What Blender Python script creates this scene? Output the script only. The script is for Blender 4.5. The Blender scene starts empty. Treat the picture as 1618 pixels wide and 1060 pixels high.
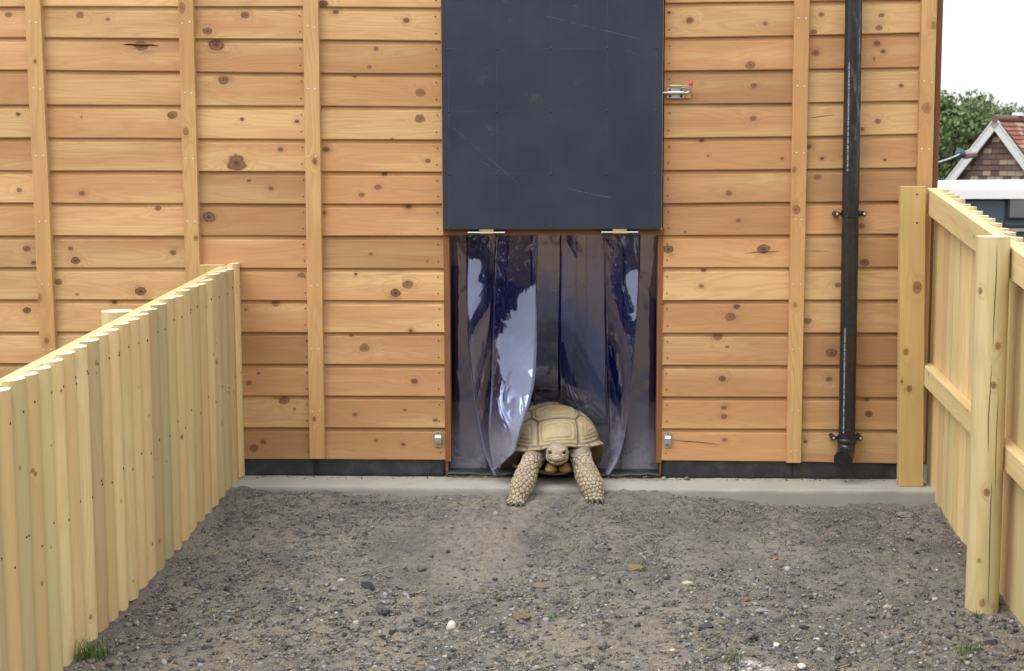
import bpy, bmesh, math, random
import numpy as np
from mathutils import Vector
random.seed(7); rng = np.random.default_rng(7)
C = bpy.context.scene.collection
SC = bpy.context.scene
# ------------------------------------------------------------------ camera
F = 2410.0; YAW = -.043; PITCH = .12; ROLL = -.003; DIST = 6.26; EYE = 1.349
fw = np.array([math.sin(YAW)*math.cos(PITCH), math.cos(YAW)*math.cos(PITCH), -math.sin(PITCH)])
r0 = np.cross(fw, [0, 0, 1.]); r0 /= np.linalg.norm(r0); u0 = np.cross(r0, fw)
RT = math.cos(ROLL)*r0 + math.sin(ROLL)*u0; UP = math.cos(ROLL)*u0 - math.sin(ROLL)*r0
EYEP = np.array([0, -DIST, EYE])
def ray(x, y): return fw + RT*((x-809)/F) - UP*((y-530)/F)
def atY(x, y, Y):
    d = ray(x, y); return EYEP + d*((Y+DIST)/d[1])
def atX(x, y, X):
    d = ray(x, y); return EYEP + d*(X/d[0])
def atD(x, y, dep): return EYEP + ray(x, y)*dep
cam = bpy.data.cameras.new('camera'); camo = bpy.data.objects.new('camera', cam); C.objects.link(camo)
cam.sensor_width = 23.5; cam.lens = F*23.5/1618; cam.clip_end = 2000; cam.clip_start = .05
from mathutils import Matrix
camo.matrix_world = Matrix(((RT[0], UP[0], -fw[0], 0), (RT[1], UP[1], -fw[1], -DIST), (RT[2], UP[2], -fw[2], EYE), (0, 0, 0, 1)))
cam.dof.use_dof = True; cam.dof.focus_distance = 6.1; cam.dof.aperture_fstop = 4.8
SC.camera = camo
# ------------------------------------------------------------------ light
SUN_EL = math.radians(52); SUN_AZ = math.radians(228)      # azimuth from +Y, clockwise: behind the camera and to its left
w = bpy.data.worlds.new('World'); SC.world = w; w.use_nodes = True
nt = w.node_tree; nt.nodes.clear()
sky = nt.nodes.new('ShaderNodeTexSky'); sky.sky_type = 'NISHITA'; sky.sun_disc = False
sky.sun_elevation = SUN_EL; sky.sun_rotation = SUN_AZ; sky.air_density = 1.0; sky.dust_density = 4.0; sky.ozone_density = 1.0
hs = nt.nodes.new('ShaderNodeHueSaturation'); hs.inputs['Saturation'].default_value = .22
bg = nt.nodes.new('ShaderNodeBackground'); bg.inputs['Strength'].default_value = .15
ow = nt.nodes.new('ShaderNodeOutputWorld')
nt.links.new(sky.outputs[0], hs.inputs['Color']); nt.links.new(bg.outputs[0], ow.inputs[0])
tcw = nt.nodes.new('ShaderNodeTexCoord'); cn = nt.nodes.new('ShaderNodeTexNoise'); cn.inputs['Scale'].default_value = 2.6; cn.inputs['Detail'].default_value = 4
nt.links.new(tcw.outputs['Generated'], cn.inputs['Vector'])                 # a thin bright cloud deck over the blue
cr = nt.nodes.new('ShaderNodeMapRange'); cr.inputs[1].default_value = .3; cr.inputs[2].default_value = .7; cr.inputs[3].default_value = .85; cr.inputs[4].default_value = 1.2
nt.links.new(cn.outputs[0], cr.inputs[0])
sx = nt.nodes.new('ShaderNodeSeparateXYZ'); nt.links.new(tcw.outputs['Generated'], sx.inputs[0])
ze = nt.nodes.new('ShaderNodeMapRange'); ze.inputs[1].default_value = 0; ze.inputs[2].default_value = 1; ze.inputs[3].default_value = 6.0; ze.inputs[4].default_value = 13.0
nt.links.new(sx.outputs[2], ze.inputs[0])                                   # overcast: brighter overhead than at the horizon
pm = nt.nodes.new('ShaderNodeMath'); pm.operation = 'MULTIPLY'; nt.links.new(ze.outputs[0], pm.inputs[0]); nt.links.new(cr.outputs[0], pm.inputs[1])
cc_ = nt.nodes.new('ShaderNodeCombineColor'); [nt.links.new(pm.outputs[0], cc_.inputs[i]) for i in range(3)]
mxw = nt.nodes.new('ShaderNodeMix'); mxw.data_type = 'RGBA'; mxw.inputs[0].default_value = .82
nt.links.new(hs.outputs[0], mxw.inputs[6]); nt.links.new(cc_.outputs[0], mxw.inputs[7]); nt.links.new(mxw.outputs[2], bg.inputs[0])
sl = bpy.data.lights.new('sun', 'SUN'); sl.energy = 1.3; sl.angle = math.radians(42); sl.color = (1, .96, .9)
so = bpy.data.objects.new('sun', sl); C.objects.link(so)
sd = Vector((math.sin(SUN_AZ)*math.cos(SUN_EL), math.cos(SUN_AZ)*math.cos(SUN_EL), math.sin(SUN_EL)))
so.rotation_euler = sd.to_track_quat('Z', 'Y').to_euler(); so.location = (-4, -10, 12)
SC.view_settings.view_transform = 'Standard'; SC.view_settings.look = 'None'
SC.view_settings.exposure = 0.45; SC.view_settings.gamma = 1
SC.cycles.max_bounces = 8; SC.cycles.transparent_max_bounces = 24; SC.cycles.use_denoising = True
SC.cycles.caustics_reflective = False; SC.cycles.caustics_refractive = False
# ------------------------------------------------------------------ helpers
def tag(o, label=None, cat=None, group=None, kind=None):
    if label: o['label'] = label
    if cat: o['category'] = cat
    if group: o['group'] = group
    if kind: o['kind'] = kind
    return o
class MB:
    """collects faces with wood attributes, links them as one mesh object"""
    def __init__(s): s.v = []; s.f = []; s.m = []; s.g = []; s.ka = []; s.kb = []; s.t = []
    def face(s, idx, mi=0, g=None, ka=None, kb=None, t=(.5, .5, .5, 1)):
        n = len(idx); s.f.append(tuple(idx)); s.m.append(mi)
        s.g += g if g else [(0, 0)]*n
        s.ka += ka if ka else [(90, 90)]*n
        s.kb += kb if kb else [(90, 90)]*n
        s.t += [t]*n
    def verts(s, ps):
        b = len(s.v); s.v += [tuple(map(float, p)) for p in ps]; return b
    def box(s, lo, hi, mi=0, t=(.5, .5, .5, 1)):
        x0, y0, z0 = lo; x1, y1, z1 = hi
        b = s.verts([(x0, y0, z0), (x1, y0, z0), (x1, y1, z0), (x0, y1, z0), (x0, y0, z1), (x1, y0, z1), (x1, y1, z1), (x0, y1, z1)])
        for q in ((3, 2, 1, 0), (4, 5, 6, 7), (0, 1, 5, 4), (1, 2, 6, 5), (2, 3, 7, 6), (3, 0, 4, 7)):
            s.face([b+i for i in q], mi, [(s.v[b+i][0]+s.v[b+i][1], s.v[b+i][2]) for i in q], t=t)
    def tube(s, pts, rad, n=14, mi=0, cap=True):
        pts = [np.array(p, float) for p in pts]; rads = rad if hasattr(rad, '__len__') else [rad]*len(pts)
        rings = []
        prev = None
        for i, p in enumerate(pts):
            d = pts[min(i+1, len(pts)-1)] - pts[max(i-1, 0)]; d /= np.linalg.norm(d)+1e-9
            a = np.cross(d, [0, 0, 1]) if prev is None else prev - d*(prev@d)
            if np.linalg.norm(a) < 1e-3: a = np.cross(d, [1, 0, 0])
            a /= np.linalg.norm(a); prev = a; c = np.cross(d, a)
            rings.append(s.verts([p + rads[i]*(a*math.cos(q)+c*math.sin(q)) for q in np.linspace(0, 2*math.pi, n, endpoint=False)]))
        for i in range(len(pts)-1):
            for k in range(n):
                k2 = (k+1) % n
                s.face([rings[i]+k, rings[i]+k2, rings[i+1]+k2, rings[i+1]+k], mi)
        if cap:
            s.face([rings[0]+k for k in range(n)][::-1], mi); s.face([rings[-1]+k for k in range(n)], mi)
    def disc(s, c, nrm, rad, h=.001, n=8, mi=0):
        c = np.array(c, float); nrm = np.array(nrm, float); nrm /= np.linalg.norm(nrm)
        s.tube([c-nrm*.001, c+nrm*h*.6, c+nrm*h], [rad, rad, rad*.6], n, mi)
    def grid(s, P, mi=0, closed_u=False):
        """P[i][j] array of points"""
        P = np.asarray(P); a, b = P.shape[:2]; o = s.verts(P.reshape(-1, 3))
        for i in range(a-1):
            for j in range(b if closed_u else b-1):
                j2 = (j+1) % b
                s.face([o+i*b+j, o+i*b+j2, o+(i+1)*b+j2, o+(i+1)*b+j], mi)
    def build(s, name, mats, parent=None, smooth=None, loc=None):
        me = bpy.data.meshes.new(name)
        vs = np.array(s.v, float)
        if loc is not None: vs = vs - np.array(loc)
        me.from_pydata(vs.tolist(), [], s.f)
        for m in (mats if isinstance(mats, (list, tuple)) else [mats]): me.materials.append(m)
        me.polygons.foreach_set('material_index', np.array(s.m, np.int32))
        for nm, d in (('grain', s.g), ('knota', s.ka), ('knotb', s.kb)):
            l = me.uv_layers.new(name=nm); l.data.foreach_set('uv', np.array(d, np.float32).ravel())
        a = me.attributes.new('tint', 'FLOAT_COLOR', 'CORNER'); a.data.foreach_set('color', np.array(s.t, np.float32).ravel())
        me.validate(); me.update()
        if smooth:
            me.shade_smooth(); me.set_sharp_from_angle(angle=math.radians(smooth))
        o = bpy.data.objects.new(name, me); C.objects.link(o)
        if parent is not None: o.parent = parent
        if loc is not None: o.location = loc
        return o
def np_mesh(name, V, Fc, mats, parent=None, attrs=None, smooth=True):
    me = bpy.data.meshes.new(name); me.from_pydata(np.asarray(V, float).tolist(), [], [tuple(map(int, f)) for f in Fc])
    for m in (mats if isinstance(mats, (list, tuple)) else [mats]): me.materials.append(m)
    for k, d in (attrs or {}).items():
        d = np.asarray(d, np.float32)
        if d.ndim == 1:
            a = me.attributes.new(k, 'FLOAT', 'POINT'); a.data.foreach_set('value', d)
        else:
            a = me.attributes.new(k, 'FLOAT_COLOR', 'POINT'); a.data.foreach_set('color', d.ravel())
    if smooth: me.shade_smooth()
    me.update()
    o = bpy.data.objects.new(name, me); C.objects.link(o)
    if parent is not None: o.parent = parent
    return o
def empty(name, loc=(0, 0, 0)):
    o = bpy.data.objects.new(name, None); o.location = loc; o.empty_display_size = .1; C.objects.link(o); return o
def adopt(root, o):
    o.parent = root; o.matrix_parent_inverse = Matrix.Translation(root.location).inverted(); return o
def vnoise(x, y, seed=0, sc=1.0):
    """smooth value noise on arrays"""
    x = np.asarray(x, float)*sc; y = np.asarray(y, float)*sc
    xi = np.floor(x).astype(np.int64); yi = np.floor(y).astype(np.int64); fx = x-xi; fy = y-yi
    fx = fx*fx*(3-2*fx); fy = fy*fy*(3-2*fy)
    def h(a, b):
        n = (a*374761393 + b*668265263 + seed*144269) & 0xffffffff
        n = ((n ^ (n >> 13))*1274126177) & 0xffffffff
        return ((n ^ (n >> 16)) & 0xffff)/65535.0
    return (h(xi, yi)*(1-fx)+h(xi+1, yi)*fx)*(1-fy) + (h(xi, yi+1)*(1-fx)+h(xi+1, yi+1)*fx)*fy
# ------------------------------------------------------------------ materials
class NB:
    """small node-writing helper"""
    def __init__(s, name):
        s.mat = bpy.data.materials.new(name); s.mat.use_nodes = True; s.nt = s.mat.node_tree; s.nt.nodes.clear()
        s.out = s.n('ShaderNodeOutputMaterial')
    def n(s, t, **kw):
        nd = s.nt.nodes.new(t)
        for k, v in kw.items(): setattr(nd, k, v)
        return nd
    def put(s, sock, v):
        if isinstance(v, bpy.types.NodeSocket): s.nt.links.new(v, sock)
        elif v is not None: sock.default_value = v
    def m(s, op, a, b=None, c=None, clamp=False):
        nd = s.n('ShaderNodeMath', operation=op); nd.use_clamp = clamp
        s.put(nd.inputs[0], a)
        if b is not None: s.put(nd.inputs[1], b)
        if c is not None: s.put(nd.inputs[2], c)
        return nd.outputs[0]
    def mix(s, f, a, b, mode='MIX'):
        nd = s.n('ShaderNodeMix', data_type='RGBA', blend_type=mode)
        s.put(nd.inputs[0], f)
        s.put(nd.inputs[6], (*a, 1) if isinstance(a, tuple) and len(a) == 3 else a)
        s.put(nd.inputs[7], (*b, 1) if isinstance(b, tuple) and len(b) == 3 else b)
        return nd.outputs[2]
    def step(s, v, lo, hi, a=0., b=1.):
        nd = s.n('ShaderNodeMapRange', interpolation_type='SMOOTHSTEP')
        s.put(nd.inputs[0], v); s.put(nd.inputs[1], lo); s.put(nd.inputs[2], hi); s.put(nd.inputs[3], a); s.put(nd.inputs[4], b)
        return nd.outputs[0]
    def noise(s, vec, scale=1., detail=3., rough=.55, dist=0.):
        nd = s.n('ShaderNodeTexNoise'); s.put(nd.inputs['Vector'], vec); s.put(nd.inputs['Scale'], scale)
        nd.inputs['Detail'].default_value = detail; nd.inputs['Roughness'].default_value = rough; nd.inputs['Distortion'].default_value = dist
        return nd.outputs[0]
    def comb(s, x, y, z=0.):
        nd = s.n('ShaderNodeCombineXYZ'); s.put(nd.inputs[0], x); s.put(nd.inputs[1], y); s.put(nd.inputs[2], z); return nd.outputs[0]
    def sep(s, v):
        nd = s.n('ShaderNodeSeparateXYZ'); s.put(nd.inputs[0], v); return nd.outputs
    def uv(s, name): return s.n('ShaderNodeUVMap', uv_map=name).outputs[0]
    def attr(s, name): return s.n('ShaderNodeAttribute', attribute_name=name).outputs
    def pos(s): return s.n('ShaderNodeNewGeometry').outputs['Position']
    def obj(s): return s.n('ShaderNodeTexCoord').outputs['Object']
    def bump(s, h, strength=.3, dist=.002):
        nd = s.n('ShaderNodeBump'); nd.inputs['Strength'].default_value = strength; nd.inputs['Distance'].default_value = dist
        s.put(nd.inputs['Height'], h); return nd.outputs[0]
    def bsdf(s, col, rough=.6, normal=None, spec=.4, metal=0., **kw):
        nd = s.n('ShaderNodeBsdfPrincipled')
        s.put(nd.inputs['Base Color'], (*col, 1) if isinstance(col, tuple) and len(col) == 3 else col)
        s.put(nd.inputs['Roughness'], rough); s.put(nd.inputs['Specular IOR Level'], spec); s.put(nd.inputs['Metallic'], metal)
        if normal is not None: s.put(nd.inputs['Normal'], normal)
        for k, v in kw.items(): s.put(nd.inputs[k.replace('_', ' ')], v)
        return nd.outputs[0]
    def done(s, sh): s.nt.links.new(sh, s.out.inputs[0]); return s.mat
def wood(name, heart, sap, late, knotc, kdark, rough=.62, green=None, stain=None, heartbias=0.0, figure=34., contrast=.35):
    b = NB(name)
    g = b.sep(b.uv('grain')); u, v = g[0], g[1]
    tc = b.attr('tint')[0]; ts = b.n('ShaderNodeSeparateColor'); b.put(ts.inputs[0], tc)
    tl, th, seed = ts.outputs[0], ts.outputs[1], b.m('MULTIPLY', ts.outputs[2], 71.)
    wob = b.noise(b.comb(b.m('MULTIPLY', u, 9.), b.m('MULTIPLY', v, 40.), seed), 1., 2.)
    def knot(nm):
        k = b.sep(b.uv(nm)); d = b.m('SQRT', b.m('ADD', b.m('POWER', b.m('MULTIPLY', k[0], .86), 2.), b.m('POWER', b.m('MULTIPLY', k[1], 1.12), 2.)))
        return b.m('MULTIPLY', d, b.m('ADD', .42, b.m('MULTIPLY', wob, 1.18)))
    d = b.m('MINIMUM', knot('knota'), knot('knotb'))
    near = b.m('POWER', 2.718, b.m('MULTIPLY', b.m('MULTIPLY', d, d), -.28))
    f = b.noise(b.comb(b.m('MULTIPLY', u, 1.1), b.m('MULTIPLY', v, 11.), seed), 1., 2., .45)
    f = b.m('ADD', f, b.m('MULTIPLY', near, .22))
    ringv = b.m('ADD', .5, b.m('MULTIPLY', b.m('SINE', b.m('MULTIPLY', f, figure*2.6)), .5))
    ringv = b.m('POWER', ringv, 2.2)
    fine = b.noise(b.comb(b.m('MULTIPLY', u, 5.), b.m('MULTIPLY', v, 300.), seed), 1., 3., .6)
    hb = b.noise(b.comb(b.m('MULTIPLY', u, .9), b.m('MULTIPLY', v, 8.), b.m('ADD', seed, 9.)), 1., 3., .5)
    hb = b.step(b.m('ADD', b.m('ADD', hb, b.m('MULTIPLY', b.m('SUBTRACT', th, .5), .26)), heartbias), .36, .64)
    col = b.mix(hb, sap, heart)
    col = b.mix(b.m('MULTIPLY', ringv, contrast), col, late)
    col = b.mix(b.m('MULTIPLY', b.step(fine, .45, .75), .30), col, late)
    if green: 
        gz = b.step(b.noise(b.comb(b.m('MULTIPLY', u, 2.2), b.m('MULTIPLY', v, 14.), b.m('ADD', seed, 31.)), 1., 2.), .52, .72)
        col = b.mix(b.m('MULTIPLY', gz, .45), col, green)
    if stain:
        st = b.step(b.noise(b.comb(b.m('MULTIPLY', u, 2.), b.m('MULTIPLY', v, 17.), b.m('ADD', seed, 53.)), 1., 5., .65, .6), .58, .72)
        col = b.mix(b.m('MULTIPLY', st, .38), col, stain)
    if green:
        sd = ts.outputs[2]
        col = b.mix(b.m('MULTIPLY', b.step(sd, .26, .12), .45), col, (.58, .40, .21)); col = b.mix(b.m('MULTIPLY', b.step(sd, .76, .9), .5), col, (.46, .43, .23))
        col = b.mix(b.m('MULTIPLY', b.step(b.noise(b.comb(b.m('MULTIPLY', u, 30.), b.m('MULTIPLY', v, 500.), seed), 1., 2.), .55, .8), .16), col, late)
    col = b.mix(1., col, b.comb(*[b.m('ADD', .72, b.m('MULTIPLY', tl, .56))]*3), 'MULTIPLY')
    soft = b.step(b.noise(b.comb(b.m('MULTIPLY', u, 7.), b.m('MULTIPLY', v, 5.), b.m('ADD', seed, 3.)), 1., 2.), .38, .64)   # some knots pale, some dark
    smear = b.m('MULTIPLY', b.step(d, 3.2, .8), b.step(wob, .35, .75))
    col = b.mix(b.m('MULTIPLY', smear, b.m('ADD', .36, b.m('MULTIPLY', soft, .5))), col, b.mix(.45, knotc, late))
    kr = b.m('ADD', .5, b.m('MULTIPLY', b.m('SINE', b.m('MULTIPLY', d, 17.)), .5))
    kc = b.mix(b.m('MULTIPLY', kr, .22), b.mix(.12, knotc, sap), knotc)
    kc = b.mix(b.m('MULTIPLY', b.step(d, .75, .0), b.m('ADD', .6, b.m('MULTIPLY', soft, .4))), kc, kdark)
    kc = b.mix(b.m('MULTIPLY', b.step(b.m('ABSOLUTE', b.m('SUBTRACT', d, .82)), .22, .03), b.m('ADD', .35, b.m('MULTIPLY', soft, .55))), kc, kdark)
    col = b.mix(b.m('MULTIPLY', b.step(d, 1.12, .74), b.m('ADD', .84, b.m('MULTIPLY', soft, .16))), col, kc)
    hgt = b.m('ADD', b.m('MULTIPLY', ringv, .5), b.m('MULTIPLY', fine, .7))
    return b.done(b.bsdf(col, rough, b.bump(hgt, .25, .0012), .3))
def plain(name, col, rough=.5, spec=.5, metal=0., var=.25, scale=30., bump=0.):
    b = NB(name); n = b.noise(b.obj(), scale, 4.)
    c = b.mix(b.m('MULTIPLY', n, var), col, tuple(x*.45 for x in col))
    return b.done(b.bsdf(c, b.m('ADD', rough-.06, b.m('MULTIPLY', n, .14)), b.bump(n, bump, .002) if bump else None, spec, metal))
M = {}
M['clad'] = wood('larch_cladding', (.45, .245, .112), (.56, .365, .175), (.36, .18, .08), (.19, .078, .038), (.060, .028, .020), stain=(.27, .165, .105), contrast=.27)
M['batten'] = wood('batten_wood', (.46, .258, .112), (.54, .34, .152), (.36, .20, .085), (.30, .14, .05), (.12, .05, .02), figure=26., contrast=.35)
M['jamb'] = wood('stained_jamb', (.185, .078, .028), (.21, .092, .034), (.125, .05, .02), (.12, .04, .02), (.06, .02, .01), contrast=.4)
M['paling'] = wood('treated_softwood', (.60, .445, .215), (.67, .54, .295), (.50, .345, .15), (.33, .19, .07), (.13, .07, .03), green=(.47, .44, .22), stain=(.48, .38, .24), contrast=.3, figure=22.)
M['post'] = wood('treated_post', (.49, .395, .20), (.58, .48, .265), (.38, .29, .14), (.30, .16, .06), (.14, .07, .035), green=(.42, .40, .18), contrast=.3, figure=18.)
M['endboard'] = wood('treated_board', (.46, .32, .115), (.53, .385, .15), (.36, .24, .08), (.25, .11, .03), (.10, .04, .015), green=(.40, .32, .10), contrast=.3, figure=16.)
M['endgrain'] = plain('sawn_end', (.80, .70, .50), .8, .2, 0, .3, 60.)
M['nail'] = plain('galvanised_nail', (.75, .74, .72), .35, .5, .6, .2)
M['hole'] = plain('nail_hole', (.06, .035, .02), .8, .2)
M['galv'] = plain('zinc_plate', (.66, .67, .68), .32, .5, .85, .5, 70.)
M['brass'] = plain('passivated_steel', (.60, .50, .30), .35, .5, .7, .3, 80.)
M['red'] = plain('red_plastic', (.72, .05, .07), .35)
M['black'] = plain('black_upvc', (.016, .017, .020), .28, .5, 0, .5, 25.)
M['screw'] = plain('dark_screw', (.022, .025, .032), .4)
M['white'] = plain('white_print', (.62, .63, .64), .6)
def mat_membrane():
    b = NB('black_membrane'); n = b.noise(b.pos(), 14., 4.); n2 = b.noise(b.pos(), 140., 2.)
    col = b.mix(b.step(n, .45, .75), (.018, .019, .025), (.045, .045, .052))
    col = b.mix(b.m('MULTIPLY', b.step(n2, .62, .75), .35), col, (.16, .145, .125))
    return b.done(b.bsdf(col, .42, b.bump(n, .3, .004), .5))
M['membrane'] = mat_membrane()
def mat_panel():
    b = NB('phenolic_panel'); p = b.sep(b.pos()); pv = b.pos()
    n = b.noise(pv, 3.2, 5., .6); n2 = b.noise(b.comb(b.m('MULTIPLY', p[0], 16.), 0., b.m('MULTIPLY', p[2], 1.6)), 1., 3.)
    col = b.mix(b.step(n, .3, .75), (.019, .027, .047), (.030, .038, .059))
    col = b.mix(b.m('MULTIPLY', b.step(n2, .5, .75), .3), col, (.018, .026, .047))
    dust = b.step(b.noise(pv, 7.5, 6., .7), .60, .78)
    col = b.mix(b.m('MULTIPLY', dust, .42), col, (.11, .105, .092))
    wv = b.m('MULTIPLY', b.noise(b.comb(b.m('MULTIPLY', p[0], 900.), 0., b.m('MULTIPLY', p[2], 900.)), 1., 1.), 1.)
    lines = None
    def ln(x, at, wd): return b.m('LESS_THAN', b.m('ABSOLUTE', b.m('SUBTRACT', x, at)), wd)
    for x in GRIDX: lines = ln(p[0], x, .0011) if lines is None else b.m('MAXIMUM', lines, ln(p[0], x, .0011))
    for z in GRIDZ: lines = b.m('MAXIMUM', lines, ln(p[2], z, .0009))
    lines = b.m('MULTIPLY', lines, b.step(b.noise(pv, 9., 2.), .35, .6))
    col = b.mix(b.m('MULTIPLY', lines, .13), col, (.13, .145, .17))
    for (x0, z0, x1, z1, st) in SCRATCH:
        dx, dz = x1-x0, z1-z0; L = math.hypot(dx, dz); dx /= L; dz /= L
        al = b.m('ADD', b.m('MULTIPLY', b.m('SUBTRACT', p[0], x0), dx), b.m('MULTIPLY', b.m('SUBTRACT', p[2], z0), dz))
        ac = b.m('ADD', b.m('MULTIPLY', b.m('SUBTRACT', p[0], x0), -dz), b.m('MULTIPLY', b.m('SUBTRACT', p[2], z0), dx))
        ac = b.m('ADD', ac, b.m('MULTIPLY', b.m('SUBTRACT', b.noise(b.comb(b.m('MULTIPLY', al, 12.), 0., 0.), 1., 2.), .5), .006))
        mk = b.m('MULTIPLY', b.m('LESS_THAN', b.m('ABSOLUTE', ac), .0009), b.m('MULTIPLY', b.m('GREATER_THAN', al, 0.), b.m('LESS_THAN', al, L)))
        mk = b.m('MULTIPLY', mk, b.step(b.noise(pv, 60., 2.), .35, .6))
        col = b.mix(b.m('MULTIPLY', mk, st*.6), col, (.26, .26, .25))
    return b.done(b.bsdf(col, b.m('ADD', .36, b.m('MULTIPLY', n, .2)), b.bump(wv, .06, .0006), .32))
def mat_concrete():
    b = NB('concrete'); p = b.pos(); n = b.noise(p, 6., 6., .6); n2 = b.noise(p, 160., 3.); n3 = b.noise(p, 1.7, 3.)
    col = b.mix(n, (.25, .245, .232), (.40, .385, .35))
    ps = b.step(b.m('ADD', b.noise(p, 2.6, 2.), b.m('MULTIPLY', b.m('ABSOLUTE', b.m('ADD', b.sep(p)[0], .53)), -.55)), .40, .62)
    col = b.mix(b.m('MULTIPLY', ps, .42), col, (.46, .24, .17))
    col = b.mix(b.m('MULTIPLY', b.step(n2, .6, .75), .5), col, (.17, .15, .125))
    col = b.mix(b.m('MULTIPLY', b.step(n3, .5, .7), .25), col, (.25, .225, .18))
    fz = b.step(b.m('ADD', b.sep(p)[2], b.m('MULTIPLY', b.m('SUBTRACT', n, .5), .03)), -.006, -.02)         # front face turns darker grey below the arris
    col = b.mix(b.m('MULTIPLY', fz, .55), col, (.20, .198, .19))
    ds = b.m('MULTIPLY', b.step(b.sep(p)[1], -.11, -.03), b.step(b.noise(p, 30., 4., .65), .46, .64)); col = b.mix(b.m('MULTIPLY', ds, .6), col, (.24, .20, .145))
    return b.done(b.bsdf(col, .9, b.bump(b.m('ADD', n, b.m('MULTIPLY', n2, .4)), .5, .004), .2))
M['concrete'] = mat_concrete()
def mat_ground():
    b = NB('soil'); p = b.pos(); n = b.noise(p, 3.1, 5., .6); n2 = b.noise(p, 38., 5., .65); n3 = b.noise(p, 220., 3., .7); s = b.sep(p)
    col = b.mix(b.step(n, .36, .66), (.140, .134, .127), (.245, .225, .198))
    pth = b.m('MULTIPLY', b.m('POWER', 2.718, b.m('MULTIPLY', b.m('POWER', b.m('DIVIDE', b.m('ADD', s[0], .18), .34), 2.), -1.)), b.step(n, .30, .55))          # trodden dusty track
    col = b.mix(b.m('MULTIPLY', b.m('MULTIPLY', pth, b.step(s[1], -1.5, -.7)), .7), col, (.275, .245, .205))
    fr = b.step(s[1], -1.05, -1.7)
    col = b.mix(b.m('MULTIPLY', fr, b.step(n, .40, .62, .15, .7)), col, (.265, .228, .180))
    col = b.mix(b.m('MULTIPLY', b.step(n2, .45, .70), .6), col, (.055, .052, .050))
    col = b.mix(b.m('MULTIPLY', b.step(n3, .52, .66), .6), col, (.30, .28, .255))
    col = b.mix(b.m('MULTIPLY', b.step(n3, .45, .30), .5), col, (.035, .032, .031))
    far = b.m('MULTIPLY', b.step(s[1], -4.4, -6.5), b.step(n, .30, .50))                       # tan bare earth of the yard further off
    col = b.mix(far, col, (.34, .225, .115))
    dx = b.m('SUBTRACT', s[0], CHALK[0]); dy = b.m('SUBTRACT', s[1], CHALK[1])
    cd = b.m('SQRT', b.m('ADD', b.m('POWER', dx, 2.), b.m('POWER', b.m('MULTIPLY', dy, 1.3), 2.)))
    ch = b.m('MULTIPLY', b.step(cd, .12, .02), b.step(n2, .42, .62))
    col = b.mix(ch, col, (.62, .61, .60))
    return b.done(b.bsdf(col, .95, b.bump(b.m('ADD', n2, b.m('MULTIPLY', n3, .6)), 1., .010), .15))
def mat_attrcol(name, at='scol', rough=.85, var=.35, scale=300., spec=.25):
    b = NB(name); c = b.attr(at)[0]; n = b.noise(b.pos(), scale, 3., .65)
    col = b.mix(b.m('MULTIPLY', b.step(n, .35, .7), var), c, (.03, .028, .027))
    return b.done(b.bsdf(col, rough, b.bump(n, .4, .002), spec))
M['stone'] = mat_attrcol('gravel_stone', var=.25, scale=420.)
M['straw'] = mat_attrcol('dry_straw', var=.1, rough=.7)
# ------------------------------------------------------------------ wood plank
NOK = [(90., 90.)]
def rtint(lv=.5, dl=.22, dh=.5): return (min(1, max(0, lv+random.uniform(-dl, dl))), .5+random.uniform(-dh, dh), random.random(), 1)
def plank(mb, O, U, V, N, L, prof, mi=0, knots=(), tint=None, sub=.4, caps=True, capmi=None, warp=None, open_prof=False, knots2=()):
    """prof: (v, n) points counted from the front foot upward; grain runs along U"""
    O, U, V, N = [np.array(a, float) for a in (O, U, V, N)]
    tint = tint or rtint(); uo, vo = random.uniform(0, 60), random.uniform(0, 9)
    ks = sorted(knots); cuts = [0.] + [(a[0]+c[0])/2 for a, c in zip(ks, ks[1:])] + [L]
    segs = []
    for i in range(len(cuts)-1):
        a, c = cuts[i], cuts[i+1]
        if c-a < 1e-5: continue
        n = max(1, int(math.ceil((c-a)/sub)))
        for q in range(n): segs.append((a+(c-a)*q/n, a+(c-a)*(q+1)/n, ks[i] if ks else None))
    k = len(prof); s = [0.]
    for i in range(k if not open_prof else k-1):
        p, q = prof[i], prof[(i+1) % k]; s.append(s[-1]+math.hypot(q[0]-p[0], q[1]-p[1]))
    us = [segs[0][0]]+[g[1] for g in segs]
    rings = []
    for uu in us:
        wv, wn = warp(uu) if warp else (0, 0)
        rings.append(mb.verts([O+U*uu+V*(pv+wv)+N*(pn+wn) for pv, pn in prof]))
    k2 = sorted(knots2)
    for i, (a, c, kn) in enumerate(segs):
        kb = min(k2, key=lambda q: abs(q[0]-(a+c)/2)) if k2 else None
        for j in range(k if not open_prof else k-1):
            j2 = (j+1) % k; ids = [rings[i]+j, rings[i+1]+j, rings[i+1]+j2, rings[i]+j2]
            uv = [(a, s[j]), (c, s[j]), (c, s[j+1]), (a, s[j+1])]
            kk = [((x-kn[0])/kn[2], (y-kn[1])/kn[2]) for x, y in uv] if kn else None
            k_b = [((x-kb[0])/kb[2], (y-kb[1])/kb[2]) for x, y in uv] if kb else None
            mb.face(ids, mi, [(x+uo, y+vo) for x, y in uv], kk, k_b, tint)
    if caps:
        for rr, rev in ((rings[0], 0), (rings[-1], 1)):
            ids = [rr+j for j in range(k)]
            if not rev: ids = ids[::-1]
            pr = prof if rev else prof[::-1]
            mb.face(ids, mi if capmi is None else capmi, [(uo+p[1]*.2, vo+p[0]) for p in pr], t=tint)
X, Y, Z = np.eye(3)
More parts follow.
